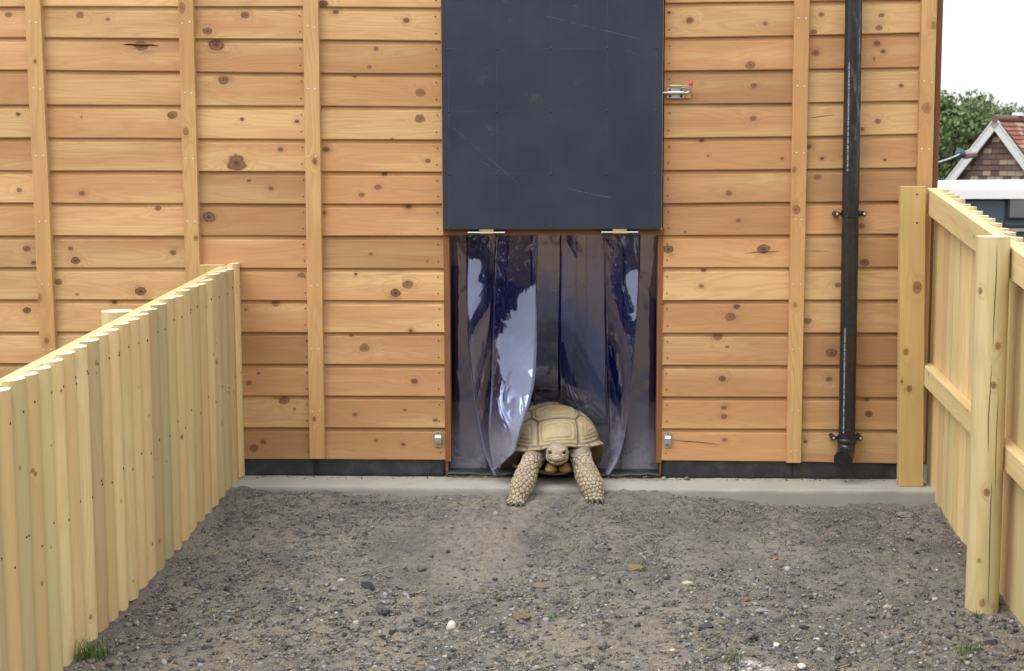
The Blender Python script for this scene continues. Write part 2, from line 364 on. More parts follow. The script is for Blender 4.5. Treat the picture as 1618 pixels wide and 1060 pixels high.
# ------------------------------------------------------------------ terrain height
def sm(t): t = np.clip(t, 0, 1); return t*t*(3-2*t)
def gz(x, y):
    x = np.asarray(x, float); y = np.asarray(y, float); dy = np.maximum(0, -.22-y)
    h = -.033 - .024*sm((x-.75)/.6) - .30*np.tanh(dy/3.)
    h = h + .016*np.sin(x*4.1+1.3)*np.exp(-dy*1.6)
    near = np.exp(-(np.maximum(np.abs(x)-2.2, 0)/.8)**2)
    h = h + near*(.030*(vnoise(x, y, 3, 2.3)-.5) + .016*(vnoise(x, y, 5, 9.)-.5))
    h = h + .022*(vnoise(x, y*0, 15, 2.6)-.45)*np.exp(-(dy*3.2)**2)*np.exp(-(np.maximum(np.abs(x)-1.7, 0)/.6)**2)*sm((np.abs(x+.09)-.16)/.12)
    out = np.maximum(sm((x-1.62)/6.), sm((y-.3)/6.)*(x > -40))
    h = h*(1-out) + out*(-.95)
    far = sm((y-9)/16.)
    return h - far*1.7
# ------------------------------------------------------------------ ground
CHALK = atY(1185, 1050, -1.75)
# solve the ground under a pixel
def on_ground(x, y):
    d = ray(x, y); lo, hi = 3.0, 9.0
    for _ in range(40):
        m_ = (lo+hi)/2; p = EYEP+d*m_
        if p[2] > float(gz(p[0], p[1])): lo = m_
        else: hi = m_
    p = EYEP+d*lo; return np.array([p[0], p[1], float(gz(p[0], p[1]))])
CHALK = on_ground(1185, 1056)
M['ground'] = mat_ground()
def axis(a, b, st, lo, hi):
    c = list(np.arange(a, b, st)); s_, p = st, b
    up = []; 
    while p < hi: up.append(p); s_ *= 1.35; p += s_
    up.append(hi); dn = []; s_, p = st, a-st
    while p > lo: dn.append(p); s_ *= 1.35; p -= s_
    dn.append(lo); return np.array(dn[::-1]+c+up)
gx = axis(-1.8, 1.62, .009, -160, 160); gy = axis(-2.25, -.19, .009, -120, 260)
GX, GY = np.meshgrid(gx, gy); GZ = gz(GX, GY)
nearm = np.exp(-(np.maximum(np.abs(GX)-1.7, 0)/.2)**2)*np.exp(-(np.maximum(np.abs(GY+1.2)-1.1, 0)/.2)**2)
GZ = GZ + nearm*(.012*(vnoise(GX, GY, 11, 38.)-.5) + .009*(vnoise(GX, GY, 12, 75.)-.5))
inside = (GX > -7.9) & (GX < 1.40) & (GY > -.10) & (GY < 6)
GZ = np.where(inside, -.25, GZ)
nx, ny = len(gx), len(gy)
ii = np.arange(nx*ny).reshape(ny, nx)
quads = np.stack([ii[:-1, :-1], ii[:-1, 1:], ii[1:, 1:], ii[1:, :-1]], -1).reshape(-1, 4)
go = np_mesh('ground', np.stack([GX, GY, GZ], -1).reshape(-1, 3), quads, M['ground'])
tag(go, 'bare grey brown soil sloping down from the concrete kerb', 'ground', kind='structure')
# ------------------------------------------------------------------ gravel
def ico():
    t = (1+5**.5)/2
    V = np.array([(-1, t, 0), (1, t, 0), (-1, -t, 0), (1, -t, 0), (0, -1, t), (0, 1, t), (0, -1, -t), (0, 1, -t), (t, 0, -1), (t, 0, 1), (-t, 0, -1), (-t, 0, 1)], float)
    V /= np.linalg.norm(V[0])
    Fc = np.array([(0, 11, 5), (0, 5, 1), (0, 1, 7), (0, 7, 10), (0, 10, 11), (1, 5, 9), (5, 11, 4), (11, 10, 2), (10, 7, 6), (7, 1, 8), (3, 9, 4), (3, 4, 2), (3, 2, 6), (3, 6, 8), (3, 8, 9), (4, 9, 5), (2, 4, 11), (6, 2, 10), (8, 6, 7), (9, 8, 1)])
    return V, Fc
IV, IF = ico()
def lx(y): return -1.394 - .0725*(-.04-y) + .02       # left fence face
def scatter(n, rmin, rmax, dens):
    out = []
    while len(out) < n:
        k = n*3
        y = rng.uniform(-2.15, -.235, k); x = rng.uniform(-1.6, 1.44, k)
        ok = (x > lx(y)+.01) & (x < 1.42) & (rng.random(k) < dens(x, y))
        out += list(zip(x[ok], y[ok]))
    P = np.array(out[:n]); r = rmin*(rmax/rmin)**(rng.random(n)**2.2)
    return P, r
def dens_f(x, y):
    bare = sm((vnoise(x, y, 21, 1.9)*.6+vnoise(x, y, 22, 4.7)*.4-.38)/.22)
    path = np.exp(-((x+.22-.30*(y+.3))/.36)**2)*sm((y+1.35)/.5)
    return np.clip(.12+.85*bare-.85*path+.38*sm((x-.3)/.6)+.3*sm((-x-1.0)/.3), .04, 1)
def dens_c(x, y):
    fr = sm((-y-.75)/.8); return np.clip(.10+.9*fr, 0, 1)*np.clip(.25+dens_f(x, y), 0, 1)
OV = np.array([(1, 0, 0), (-1, 0, 0), (0, 1, 0), (0, -1, 0), (0, 0, 1), (0, 0, -1)], float)
OF = np.array([(0, 2, 4), (2, 1, 4), (1, 3, 4), (3, 0, 4), (2, 0, 5), (1, 2, 5), (3, 1, 5), (0, 3, 5)])
def fast_tris(name, V, T, mat, col):
    me = bpy.data.meshes.new(name); me.vertices.add(len(V)); me.vertices.foreach_set('co', V.astype(np.float32).ravel())
    me.loops.add(T.size); me.loops.foreach_set('vertex_index', T.astype(np.int32).ravel())
    me.polygons.add(len(T)); me.polygons.foreach_set('loop_start', np.arange(0, T.size, 3, dtype=np.int32))
    me.materials.append(mat); me.update(calc_edges=True)
    a = me.attributes.new('scol', 'FLOAT_COLOR', 'POINT'); a.data.foreach_set('color', col.astype(np.float32).ravel())
    o = bpy.data.objects.new(name, me); C.objects.link(o); return o
def pebbles(P, R, zs, TV, TF):
    n = len(P); k = len(TV)
    jit = 1+rng.uniform(-.45, .45, (n, k, 1)); sc3 = np.stack([rng.uniform(.75, 1.4, n), rng.uniform(.7, 1.2, n), rng.uniform(.45, .9, n)], -1)[:, None, :]
    l = TV[None]*jit*sc3*R[:, None, None]; an = rng.uniform(0, 6.28, n); ca, sa = np.cos(an)[:, None], np.sin(an)[:, None]; tl = rng.uniform(-.6, .6, n)[:, None]
    a, b_, c_ = l[..., 0], l[..., 1], l[..., 2]
    b_, c_ = b_*np.cos(tl)-c_*np.sin(tl), b_*np.sin(tl)+c_*np.cos(tl)
    V = np.stack([a*ca-b_*sa+P[:, :1], a*sa+b_*ca+P[:, 1:], c_+zs[:, None]], -1).reshape(-1, 3)
    T = (TF[None]+np.arange(n)[:, None, None]*k).reshape(-1, 3)
    base = (.088*(4.3**rng.random(n)))[:, None]*np.array([1., .975, .95])
    cool = rng.random(n) < .3; base[cool] *= np.array([.97, 1., 1.05])
    br = rng.random(n) < .16; base[br] = rng.uniform(.13, .27, br.sum())[:, None]*np.array([1, .84, .66])
    dk = rng.random(n) < .22; base[dk] *= .36
    wh = rng.random(n) < .014; base[wh] = rng.uniform(.38, .62, wh.sum())[:, None]*np.array([1, .95, .87])
    rd = rng.random(n) < .004; base[rd] = np.array([.32, .15, .10])
    return V, T, np.concatenate([np.repeat(base, k, 0), np.ones((n*k, 1))], 1)
Vs, Ts, Cs = [], [], []; off = 0
def add_gravel(P, R, TV, TF, zs=None):
    global off
    V, T, c_ = pebbles(P, R, gz(P[:, 0], P[:, 1])+R*.2 if zs is None else zs, TV, TF); Vs.append(V); Ts.append(T+off); Cs.append(c_); off += len(V)
add_gravel(*scatter(120000, .0014, .0038, dens_f), OV, OF)
add_gravel(*scatter(9000, .0036, .0085, dens_c), IV, IF)
add_gravel(*scatter(520, .008, .016, dens_c), IV, IF)
Pk = np.stack([rng.uniform(-1.4, 1.4, 260), -.03-np.abs(rng.normal(0, .022, 260))], -1); add_gravel(Pk, .0016*(3.5**rng.random(260)**2), OV, OF, np.full(260, .002))
Pk = np.array([(.36, -.055), (.455, -.05), (.462, -.06), (.66, -.05), (-.62, -.06)]); add_gravel(Pk, np.array([.013, .010, .007, .008, .006]), IV, IF, np.full(5, .006))
g_o = fast_tris('gravel', np.concatenate(Vs), np.concatenate(Ts), M['stone'], np.concatenate(Cs))
tag(g_o, 'loose dark grey gravel and road planings spread over the soil', 'gravel', kind='stuff')
# straw
def strands(n, posf, lmin, lmax, wd):
    V, Fc, cols = [], [], []
    for i in range(n):
        x, y, z = posf(); a = random.uniform(0, math.pi); L = random.uniform(lmin, lmax)*random.random()**.4; w_ = wd*random.uniform(.6, 1.3)
        d = np.array([math.cos(a), math.sin(a), random.uniform(-.12, .16)]); s_ = np.array([-math.sin(a), math.cos(a), .25])
        bend = random.uniform(-.22, .22); b0 = len(V)
        for q in (-.5, 0, .5):
            c_ = np.array([x, y, z+.003])+d*L*q+np.array([-math.sin(a), math.cos(a), 0])*bend*L*(.25-q*q)
            for e in (-1, 1): V.append(c_+s_*w_*e*.5)
        Fc += [(b0, b0+1, b0+3, b0+2), (b0+2, b0+3, b0+5, b0+4)]
        t_ = random.random(); c = np.array([.44, .34, .19])*(.55+.6*t_) if random.random() < .85 else np.array([.26, .23, .10])
        cols += [(*c, 1)]*6
    return V, Fc, cols
def spos():
    while True:
        y = random.uniform(-2.1, -.25); x = random.uniform(-1.5, 1.38)
        if x < lx(y)+.03: continue
        if random.random() > .25+.75*float(sm((-y-.7)/.7)) and random.random() < .6: continue
        return x, y, float(gz(x, y))+.003
V, Fc, cl = strands(3200, spos, .010, .06, .0016)
def spos2(): return random.gauss(-.22, .30), random.uniform(-.34, -.24), -.045+random.uniform(0, .006)
V2, F2, c2 = strands(260, spos2, .01, .05, .0015)
o_ = len(V); V += V2; Fc += [tuple(i+o_ for i in f) for f in F2]; cl += c2
so_ = np_mesh('straw_litter', V, Fc, M['straw'], attrs={'scol': cl}, smooth=False)
tag(so_, 'thin dry straw stalks strewn over the gravel', 'straw', kind='stuff')
def spos3(): 
    return random.uniform(-.54, .35), -.05-abs(random.gauss(0, .025)), .002+random.uniform(0, .008)
V, Fc, cl = strands(420, spos3, .008, .04, .0016)
for i in range(120):
    pass
so2 = np_mesh('straw_litter', V, Fc, M['straw'], attrs={'scol': cl}, smooth=False)
tag(so2, 'fine chopped straw gathered along the door threshold', 'straw', kind='stuff')
# individual stones
def rock(name, px, py, wpx, hpx, col, label, cat='stone', flat=.5, group='larger loose stones', seed=0, rot=0, mat=None, det=3):
    p = on_ground(px, py); rs = np.random.default_rng(seed+int(px*3+py))
    bm = bmesh.new(); bmesh.ops.create_icosphere(bm, subdivisions=det, radius=1)
    dep = (p-EYEP)@fw; sx = wpx*dep/F/2; sz = max(hpx*dep/F/2, .006)
    smooth_one = cat == 'pebble'; k_ = 8 if smooth_one else 15
    offs = rs.normal(size=(k_, 3)); offs /= np.linalg.norm(offs, axis=1)[:, None]; lims = rs.uniform(.72, .86, k_) if smooth_one else rs.uniform(.45, .8, k_)
    for v in bm.verts:
        c = np.array(v.co)
        for o3, lim in zip(offs, lims):            # chop planes off the ball: broken faces
            k = c@o3
            if k > lim: c = c - o3*(k-lim)*.95
        if not smooth_one:
            q = c*3.1+seed; c = c*(1+.34*(float(vnoise(q[0]+7*q[2], q[1], 31+int(px)))-.5)+.22*(float(vnoise(q[0]*2.7-3*q[2], q[1]*2.7+q[2], 37+int(py)))-.5)+rs.uniform(-.05, .05))
        v.co = c
    me = bpy.data.meshes.new(name); bm.to_mesh(me); bm.free(); me.materials.append(mat or M['stone'])
    a = me.attributes.new('scol', 'FLOAT_COLOR', 'POINT'); a.data.foreach_set('color', np.tile((*col, 1), (len(me.vertices), 1)).astype(np.float32).ravel())
    o = bpy.data.objects.new(name, me); C.objects.link(o); o.scale = (sx, sx*.75, sz*1.05)
    o.location = (p[0], p[1]+sx*.2, p[2]+sz*.30); o.rotation_euler = (rs.uniform(-.12, .12), rs.uniform(-.12, .12), rot)
    return tag(o, label, cat, group)
GREY = (.16, .15, .145); PALE = (.40, .36, .30); DARK = (.04, .04, .043); WHT = (.62, .59, .54); BRN = (.17, .13, .085)
rock('stone', 1433, 818, 34, 17, (.24, .215, .19), 'large flat grey stone near the right end of the kerb')
rock('pebble', 713, 994, 17, 20, WHT, 'smooth cream oval pebble on the gravel in the centre foreground', 'pebble', det=3)
rock('clinker_lump', 581, 928, 30, 14, DARK, 'jagged black clinker lump, upper of the two dark lumps near the middle', 'lump')
rock('clinker_lump', 612, 972, 27, 22, (.09, .09, .095), 'grey stone with a black broken end, below the jagged black lump', 'lump', rot=.6)
rock('stone', 1247, 960, 27, 16, GREY, 'grey flat stone, right one of the pair in the right foreground')
rock('stone', 1203, 967, 26, 11, (.25, .245, .25), 'pale grey slab of stone, left one of the pair in the right foreground')
rock('pebble', 1227, 1021, 11, 9, (.7, .69, .66), 'small bright white pebble near the bottom edge, above the white chalk patch', 'pebble')
rock('pebble', 1266, 1056, 16, 12, (.6, .57, .5), 'white rounded pebble cut by the bottom edge of the photo', 'pebble')
rock('stone', 1556, 990, 20, 12, (.19, .18, .17), 'grey stone at the foot of the round fence post')
rock('stone', 1568, 1018, 28, 12, DARK, 'dark flat stone just in front of the round fence post')
rock('pebble', 1402, 962, 15, 10, PALE, 'beige pebble on open gravel, left of the round fence post', 'pebble')
rock('pebble', 1478, 948, 12, 7, PALE, 'small beige pebble close to the round fence post', 'pebble')
rock('pebble', 1244, 900, 9, 8, (.5, .5, .52), 'small whitish pebble among dark gravel below the drainpipe', 'pebble')
rock('pebble', 1086, 924, 19, 9, (.52, .46, .36), 'cream coloured flat pebble right of the centre', 'pebble')
rock('clinker_lump', 1119, 993, 31, 15, (.065, .065, .07), 'blackish crusty lump in the right centre foreground', 'lump')
rock('soil_clod', 854, 930, 30, 11, (.19, .16, .12), 'flat brown soil clod straight below the tortoise', 'clod', group='soil clods')
rock('soil_clod', 824, 977, 34, 18, BRN, 'rounded brown soil clod right of the cream oval pebble', 'clod', group='soil clods')
rock('soil_clod', 503, 846, 32, 11, (.15, .125, .10), 'flat brown soil clod on bare earth by the left fence', 'clod', group='soil clods')
rock('soil_clod', 1003, 901, 38, 11, (.21, .17, .085), 'strawy olive brown clod right below the tortoise', 'clod', group='soil clods')
rock('stone', 405, 833, 17, 9, (.2, .18, .155), 'small grey stone beside the far end of the left fence')
rock('pebble', 783, 813, 9, 8, (.42, .34, .26), 'tan pebble just in front of the tortoise foot', 'pebble')
rock('pebble', 562, 986, 11, 9, (.46, .41, .33), 'beige pebble left of the grey and black stone', 'pebble')
rock('stone', 273, 965, 17, 8, DARK, 'small dark stone near the foot of the left fence')
rock('stone', 757, 1010, 16, 8, (.36, .27, .22), 'pinkish stone chip below the cream oval pebble')
# ------------------------------------------------------------------ kerb
XR = 1.452                                                 # right-hand corner of the building
def kerb():
    mb = MB(); x0, x1 = -8.0, 1.43; prof = [(-.36, -.205), (-.012, -.222), (-.004, -.219), (0., -.210), (.001, .20), (-.36, .20)]
    n = 90; P = []
    for i in range(n+1):
        x = x0+(x1-x0)*(i/n)**.45; a = .0025*(random.random()-.5)
        P.append([(x, y+a, z+.0015*(random.random()-.5)) for z, y in prof])
    mb.grid(P); o = mb.verts(P[-1]); mb.face([o+i for i in range(6)])
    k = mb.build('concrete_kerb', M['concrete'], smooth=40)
    return tag(k, 'pale concrete plinth kerb running along the foot of the timber shed', 'kerb', kind='structure')
kerb()
# ------------------------------------------------------------------ timber shed
shed = tag(empty('timber_shed', (-.1, 0, 0)), 'tawny larch shed clad in horizontal boards with a dark hatch panel', 'shed')
ROWPX = [[(0, 10), (470, 9.6), (690, 12.5), (1050, 4.5), (1250, 2), (1448, -1)],
 [(0, 58.5), (470, 61.7), (690, 64.5), (1050, 59.3), (1250, 55.9), (1448, 51)], [(0, 109.3), (470, 115), (690, 115.8), (1050, 111.7), (1250, 109.4), (1448, 105.7)],
 [(0, 164.9), (470, 167.1), (690, 168.8), (1050, 164.5), (1250, 162.3), (1448, 158.5)], [(0, 217), (470, 219.5), (690, 220.5), (1050, 217.8), (1250, 215.5), (1448, 211.3)],
 [(0, 269.3), (470, 270.6), (690, 271.7), (1050, 269), (1250, 267.2), (1448, 264.2)], [(0, 319.8), (470, 322), (690, 321.9), (1050, 321.2), (1250, 319.3), (1448, 317)],
 [(0, 372), (470, 372.3), (690, 372.8), (1050, 371.7), (1250, 370.6), (1448, 369.3)], [(0, 422.3), (470, 423.8), (690, 424.2), (1050, 422.8), (1250, 422.6), (1448, 421.8)],
 [(0, 473), (470, 474.3), (690, 475), (1050, 474.5), (1250, 474), (1448, 473)], [(0, 524.3), (470, 524.8), (690, 525), (1050, 526.2), (1250, 526), (1448, 525.7)],
 [(0, 574.2), (470, 575.2), (690, 575.8), (1050, 577), (1250, 577.2), (1448, 577)], [(0, 625), (470, 625.3), (690, 625.6), (1050, 626.6), (1250, 627.2), (1448, 628)],
 [(0, 675), (470, 675.3), (690, 676.4), (1050, 677), (1250, 677.6), (1448, 679.6)], [(0, 724.5), (470, 725), (690, 726.5), (1050, 727.5), (1250, 729), (1448, 733)]]
FACE = -.020
rowx = [np.array([atY(x, y, FACE)[0] for x, y in r]) for r in ROWPX]; rowz = [np.array([atY(x, y, FACE)[2] for x, y in r]) for r in ROWPX]
def rz(i, x):
    if i >= 0: return float(np.interp(x, rowx[i], rowz[i]))
    return float(np.interp(x, rowx[0], rowz[0])) - i*.1335
bx = {k: atY(*v, FACE)[0] for k, v in {'b1': (62, 300), 'b2': (300, 250), 'b3': (495, 350), 'dl': (703, 500), 'dr': (1046.5, 500), 'b4': (1257, 350), 'cl': (1470, 250)}.items()}
KN = """126 22 6;387 23 8;328 49 8;341 70 14;353 125 10;272 182 9;382 188 4;469 191 4;373 257 16;443 236 5;129 305 6;393 285 3;428 297 5;249 328 6;13 22 6;514 236 6;511 6 8;530 18 6;642 32 6;594 76 5;664 146 8;664 187 8;516 236 6;676 254 5;607 273 5;597 295 6;645 326 6;512 336 5;1057 19 3;1090 32 7;1209 37 5;1298 22 5;1285 50 6;1289 83 7;1186 102 9;1191 135 6;1190 187 6;1109 221 5;1119 246 3;1236 250 4;1278 231 6;1299 250 4;1292 279 7;1152 305 6;1167 348 5;1082 366 3;1056 394 9;1207 394 10;1393 23 5;1389 43 6;1386 68 6;1386 92 7;1424 135 4;1387 191 6;1362 204 5;1398 252 2;1361 357 7;42 392 7;53 415 5;119 411 8;273 399 6;92 445 7;122 465 3;222 460 10;180 477 5;42 490 7;330 343 12;586 401 4;476 434 7;562 433 3;645 449 10;625 463 9;435 478 8;388 489 3;649 522 4;576 550 9;408 590 3;655 602 6;393 605 6;449 632 10;561 655 5;688 664 4;640 648 3;401 708 8;416 698 5;594 696 4;637 702 4;1112 426 5;1108 452 5;1164 484 6;1154 500 10;1134 532 9;1149 548 3;1276 507 7;1314 558 10;1324 450 6;1366 414 8;1141 598 7;1144 658 6;1144 644 5;1145 695 5;1310 599 6;1373 654 7;170 30 4;222 71 12;30 300 5;28 180 4;560 120 3;620 220 3"""
KN = [tuple(map(float, k.split())) for k in KN.split(';')]
KW = []
for x, y, r in KN:
    p = atY(x, y, FACE); KW.append((p[0], p[2], max(r, 3.0)*.82*((p-EYEP)@fw)/F))
def cladding(x0, x1, endnail=None, top=-6):
    mb = MB()
    for i in range(top, 15):
        zl, zr = rz(i, x0), rz(i, x1); tl_, tr_ = rz(i-1, x0), rz(i-1, x1)
        h = ((tl_-zl)+(tr_-zr))/2
        Uv = np.array([x1-x0, 0, zr-zl]); L = np.linalg.norm(Uv); Uv /= L
        prof = [(0, .0195), (.003, .021), (h-.021, .0155), (h-.0185, .0125), (h-.0165, .0095), (h+.006, .0075), (h+.006, -.004), (0, -.004)]
        k1, k2 = [], []
        for kx, kz, kr in KW:
            if x0 < kx < x1 and rz(i, kx) < kz <= rz(i-1, kx):
                q = (kx-x0, kz-rz(i, kx), kr)
                (k2 if any(abs(q[0]-a[0]) < .05 for a in k1) else k1).append(q)
        if i < 0 or random.random() < .25:
            k2.append((random.uniform(.05, L), random.uniform(.02, h), random.uniform(.004, .012)))
        a, b_ = random.uniform(-.0012, .0012), random.uniform(2, 7); ph = random.uniform(0, 6)
        plank(mb, (x0, 0, zl), Uv, Z, -Y, L, prof, knots=k1, knots2=k2, tint=(min(1, max(0, random.gauss(.53-.012*max(0, i-7), .165))), min(1, max(0, random.gauss(.42+.055*max(0, i-7)+(.15 if x0 > .3 and i > 6 else 0), .34))), random.random(), 1), sub=.12,
              warp=lambda u: (a*math.sin(u*b_+ph), a*.8*math.cos(u*b_*1.3+ph)))
        if endnail is not None and i >= 0:
            for dz in (.030, h-.035):
                xx = endnail+random.uniform(-.003, .003)
                mb.disc((xx, -.0205, rz(i, xx)+dz), (0, -1, 0), .0028, .0012, 6, 1)
    return mb.build('cladding_panel', [M['clad'], M['hole']], smooth=25)
for a, c, e in ((-3.6, bx['b1'], None), (bx['b1'], bx['b2'], None), (bx['b2'], bx['b3'], bx['b3']-.040), (bx['b3'], bx['dl'], bx['dl']-.026), (bx['dr'], bx['b4'], bx['dr']+.020), (bx['b4'], bx['cl'], None)):
    adopt(shed, cladding(a, c, e))
adopt(shed, cladding(-7.8, -3.6))
# boards above the hatch
def batten(px0, px1, y0, y1, ybot, knots=(), nails=(), top=2.72):
    """two image columns give the batten's left and right edges at two heights"""
    l0, r0_ = atY(px0[0], y0, -.045), atY(px1[0], y0, -.045); l1, r1 = atY(px0[1], y1, -.045), atY(px1[1], y1, -.045)
    wd = (r0_[0]-l0[0]+r1[0]-l1[0])/2
    c0, c1 = (l0+r0_)/2, (l1+r1)/2; slope = (c0[0]-c1[0])/(c0[2]-c1[2])
    zb = atY(px0[1], ybot, -.045)[2]; cx = lambda z: c1[0]+(z-c1[2])*slope
    Uv = np.array([slope, 0, 1]); Uv /= np.linalg.norm(Uv); Vv = np.array([1, 0, -slope]); Vv /= np.linalg.norm(Vv)
    mb = MB(); h = wd/2
    prof = [(-h+.0015, .0455), (h-.0015, .0455), (h, .044), (h, .008), (-h, .008), (-h, .044)]
    kk = []
    for kx, ky, kr in knots:
        p = atY(kx, ky, -.045); kk.append((p[2]-zb, p[0]-cx(p[2])+h, kr*.0026))
    plank(mb, (cx(zb), 0, zb), Uv, Vv, -Y, top-zb, prof, knots=kk, tint=rtint(.52, .10, .3))
    for ny_ in nails:
        z = atY(px0[0], ny_, -.045)[2]
        for dx in (-.014, .014):
            xx = cx(z)+dx+random.uniform(-.003, .003); mb.disc((xx, -.0455, z+random.uniform(-.004, .004)), (0, -1, 0), .0031, .0012, 8, 1)
    return mb.build('batten', [M['batten'], M['nail']], smooth=25)
for o in (batten((38, 64), (64, 87), 0, 550, 726, [(60, 471, 8), (55, 97, 3), (73, 538, 5)], (35, 140, 245, 350, 451, 551)),
          batten((281, 292), (305, 314.5), 0, 400, 726, [(287, 12, 7), (293, 208, 6), (309, 376, 4)], (36, 146, 251, 349)),
          batten((478, 489.5), (503, 512.5), 0, 720, 724.5, [(496, 662, 4), (497, 255, 5)], (42, 141, 247, 452, 552, 650)),
          batten((1256, 1243), (1279.5, 1266), 0, 720, 731, [(1255.5, 482, 4), (1254, 268, 5), (1257, 331, 7)], (29, 135, 241, 347, 449, 551, 649, 712)),
          batten((1457, 1449.5), (1481, 1473), 0, 290, 729, [(1464, 170, 8), (1475, 40, 6)], (129, 236, 330))):
    adopt(shed, o)
for pts in (((193, 70), (205, 69.5), (222, 71.5), (236, 70.5), (252, 72)), ((1176, 400), (1195, 398), (1212, 397.5), (1232, 397)), ((1062, 695), (1085, 697), (1108, 698.5), (1135, 702)), ((1048, 368.5), (1064, 369.5), (1085, 370.5)), ((1270, 396), (1290, 396.5), (1310, 397)), ((1276, 187), (1295, 184), (1318, 181))):
    mb = MB(); m_ = len(pts); mb.tube([atY(x, y, -.0185) for x, y in pts], [.0003 if k in (0, m_-1) else (.0034 if pts[0][0] == 193 else .0011) for k in range(m_)], 6)
    adopt(shed, mb.build('timber_crack', M['hole']))
# corner return, side wall, back, roof, floor: plain boarding seen edge on
XT = atY(1477.6, 290, -.012)[0]
mb = MB(); plank(mb, (XT-.022, -.024, .066), Z, Y, X, 2.66, [(0, 0), (.022, 0), (.022, .03), (0, .03)][::1], tint=(.2, .9, .3, 1))
plank(mb, (XT-.034, .02, .066), Z, Y, X, 2.66, [(0, .0), (.10, 0), (.10, .03), (0, .03)], tint=(.15, .9, .6, 1))
adopt(shed, mb.build('corner_trim', M['jamb'], smooth=25))
mb = MB()
for i in range(-6, 15):
    plank(mb, (XT-.034, .13, rz(i, 1.4)), Y, Z, X, 4.9, [(0, .02), (.112, .016), (.115, .008), (.14, .006), (.14, 0), (0, 0)], tint=rtint(.5, .2), sub=3)
adopt(shed, mb.build('side_wall', M['clad'], smooth=25))
M['inside'] = wood('inner_boards', (.50, .32, .16), (.60, .42, .22), (.36, .21, .10), (.2, .1, .05), (.08, .04, .02))
mb = MB()
for i in range(12): plank(mb, (-4, 1.9, .02+i*.17), X, Z, -Y, 5.4, [(0, .02), (.165, .02), (.17, .012), (.17, 0), (0, 0)], tint=rtint(), sub=3)
adopt(shed, mb.build('inner_wall', M['inside']))
P = [[(x, 1.84-.02*math.sin(x*9)*q, .013+(.58+.10*math.sin(x*2.1+2.6)+.06*math.sin(x*7.3))*q) for q in (0, .5, 1)] for x in np.linspace(-3.9, 1.3, 60)]
mb = MB(); mb.grid(P); o = adopt(shed, mb.build('added_dark_sheet', plain('added_sheet_black', (.014, .014, .02), .7, .2), smooth=60)); o.modifiers.new('t', 'SOLIDIFY').thickness = .012  # added black sheet, darkens what shows through the lower curtain
M['slab'] = plain('dusty_floor', (.14, .115, .085), .9, .2, 0, .5, 8., .3)
mb = MB(); mb.box((-7.8, .0, -.2), (XR-.03, 5.0, .012)); adopt(shed, mb.build('floor', M['slab']))
M['lining'] = plain('dark_lining', (.05, .045, .04), .7)
mb = MB(); mb.box((-7.8, .006, .075), (bx['dl']+.002, .06, 2.7)); mb.box((bx['dr']-.002, .006, .075), (XR-.04, .06, 2.7)); mb.box((bx['dl']+.003, .006, 1.02), (bx['dr']-.003, .06, 2.7))
mb.box((XR-.06, .07, .0), (XR-.025, 5, 2.7)); mb.box((-7.8, 4.95, 0), (XR-.065, 5., 2.7)); mb.box((-7.85, .0, 0), (-7.801, 5, 2.7))
adopt(shed, mb.build('wall_lining', M['lining']))
M['roofing'] = plain('roof_sheet', (.10, .11, .10), .6, .4)
mb = MB(); mb.box((-8, -.12, 2.74), (-1.6, 5.2, 2.80)); mb.box((.9, -.12, 2.74), (XR+.08, 5.2, 2.80)); mb.box((-.2, -.12, 2.74), (.9, .75, 2.80)); mb.box((-.2, 1.88, 2.74), (.9, 5.2, 2.80)); mb.box((-1.6, -.12, 2.74), (-.2, .75, 2.80)); mb.box((-1.6, 1.88, 2.74), (-.2, 5.2, 2.80))  # opening between the sheets added to let skylight onto the inner wall
adopt(shed, mb.build('roof', M['roofing']))
# damp proof membrane, two lengths
def membrane(pxa, pxb, ya, yb, seamL=0, seamR=0):
    P = []
    n = 26
    for i in range(n+1):
        t = i/n; px = pxa+(pxb-pxa)*t; top = atY(px, 722, -.012)
        bot = atY(px, ya+(yb-ya)*t, -.016); rows = []
        for q in np.linspace(0, 1, 6):
            p = top*(1-q)+bot*q
            p[1] = -.010-.007*q-.003*math.sin(t*17+q*3)*q-.002*math.sin(t*41)*q
            if i == 0: p[0] += seamL*q
            if i == n: p[0] += seamR*q
            rows.append(p)
        P.append(rows)
    mb = MB(); mb.grid(P); return mb.build('damp_membrane', M['membrane'], smooth=60)
for a in ((150, 497, 753, 753.5, 0, 0), (498.5, 702, 753.5, 753), (1047, 1256, 756, 758.5), (1253, 1421, 758, 762)):
    o = adopt(shed, membrane(*a, *( (0, .0) if len(a) == 4 else ()))); 
    o.modifiers.new('thick', 'SOLIDIFY').thickness = .002
# hatch panel with its grid of screws and hinges
PY = -.062
gxs = [atY(x, 176, PY)[0] for x in (709, 785, 870.7, 958.9, 1036.3)]; gzs = [atY(870, y, PY)[2] for y in (-22, 76.4, 175.7, 274.6, 358.5)]
GRIDX, GRIDZ = gxs, gzs[1:4]
SCRATCH = []
for x0, y0, x1, y1, s_ in ((862, 25, 1009, 61, .5), (715, 201, 822, 292, .35), (891, 297, 964, 312, .6), (991, 79, 1010, 87, .35), (804, 36, 808, 25, .5), (760, 255, 790, 270, .4), (905, 8, 912, 11, .5)):
    a, b_ = atY(x0, y0, PY), atY(x1, y1, PY); SCRATCH.append((a[0], a[2], b_[0], b_[2], s_))
M['panel'] = mat_panel()
pl, pr_, pb = atY(698.5, 180, PY)[0], atY(1046.5, 180, PY)[0], atY(870, 362.3, PY)[2]
mb = MB(); mb.box((pl, PY, pb), (pr_, PY+.016, 2.30))
hatch = adopt(shed, mb.build('hatch_panel', M['panel'])); hatch['label'] = 'dark slate blue hatch panel with a grid of screws'
bv = hatch.modifiers.new('b', 'BEVEL'); bv.width = .0015; bv.segments = 2
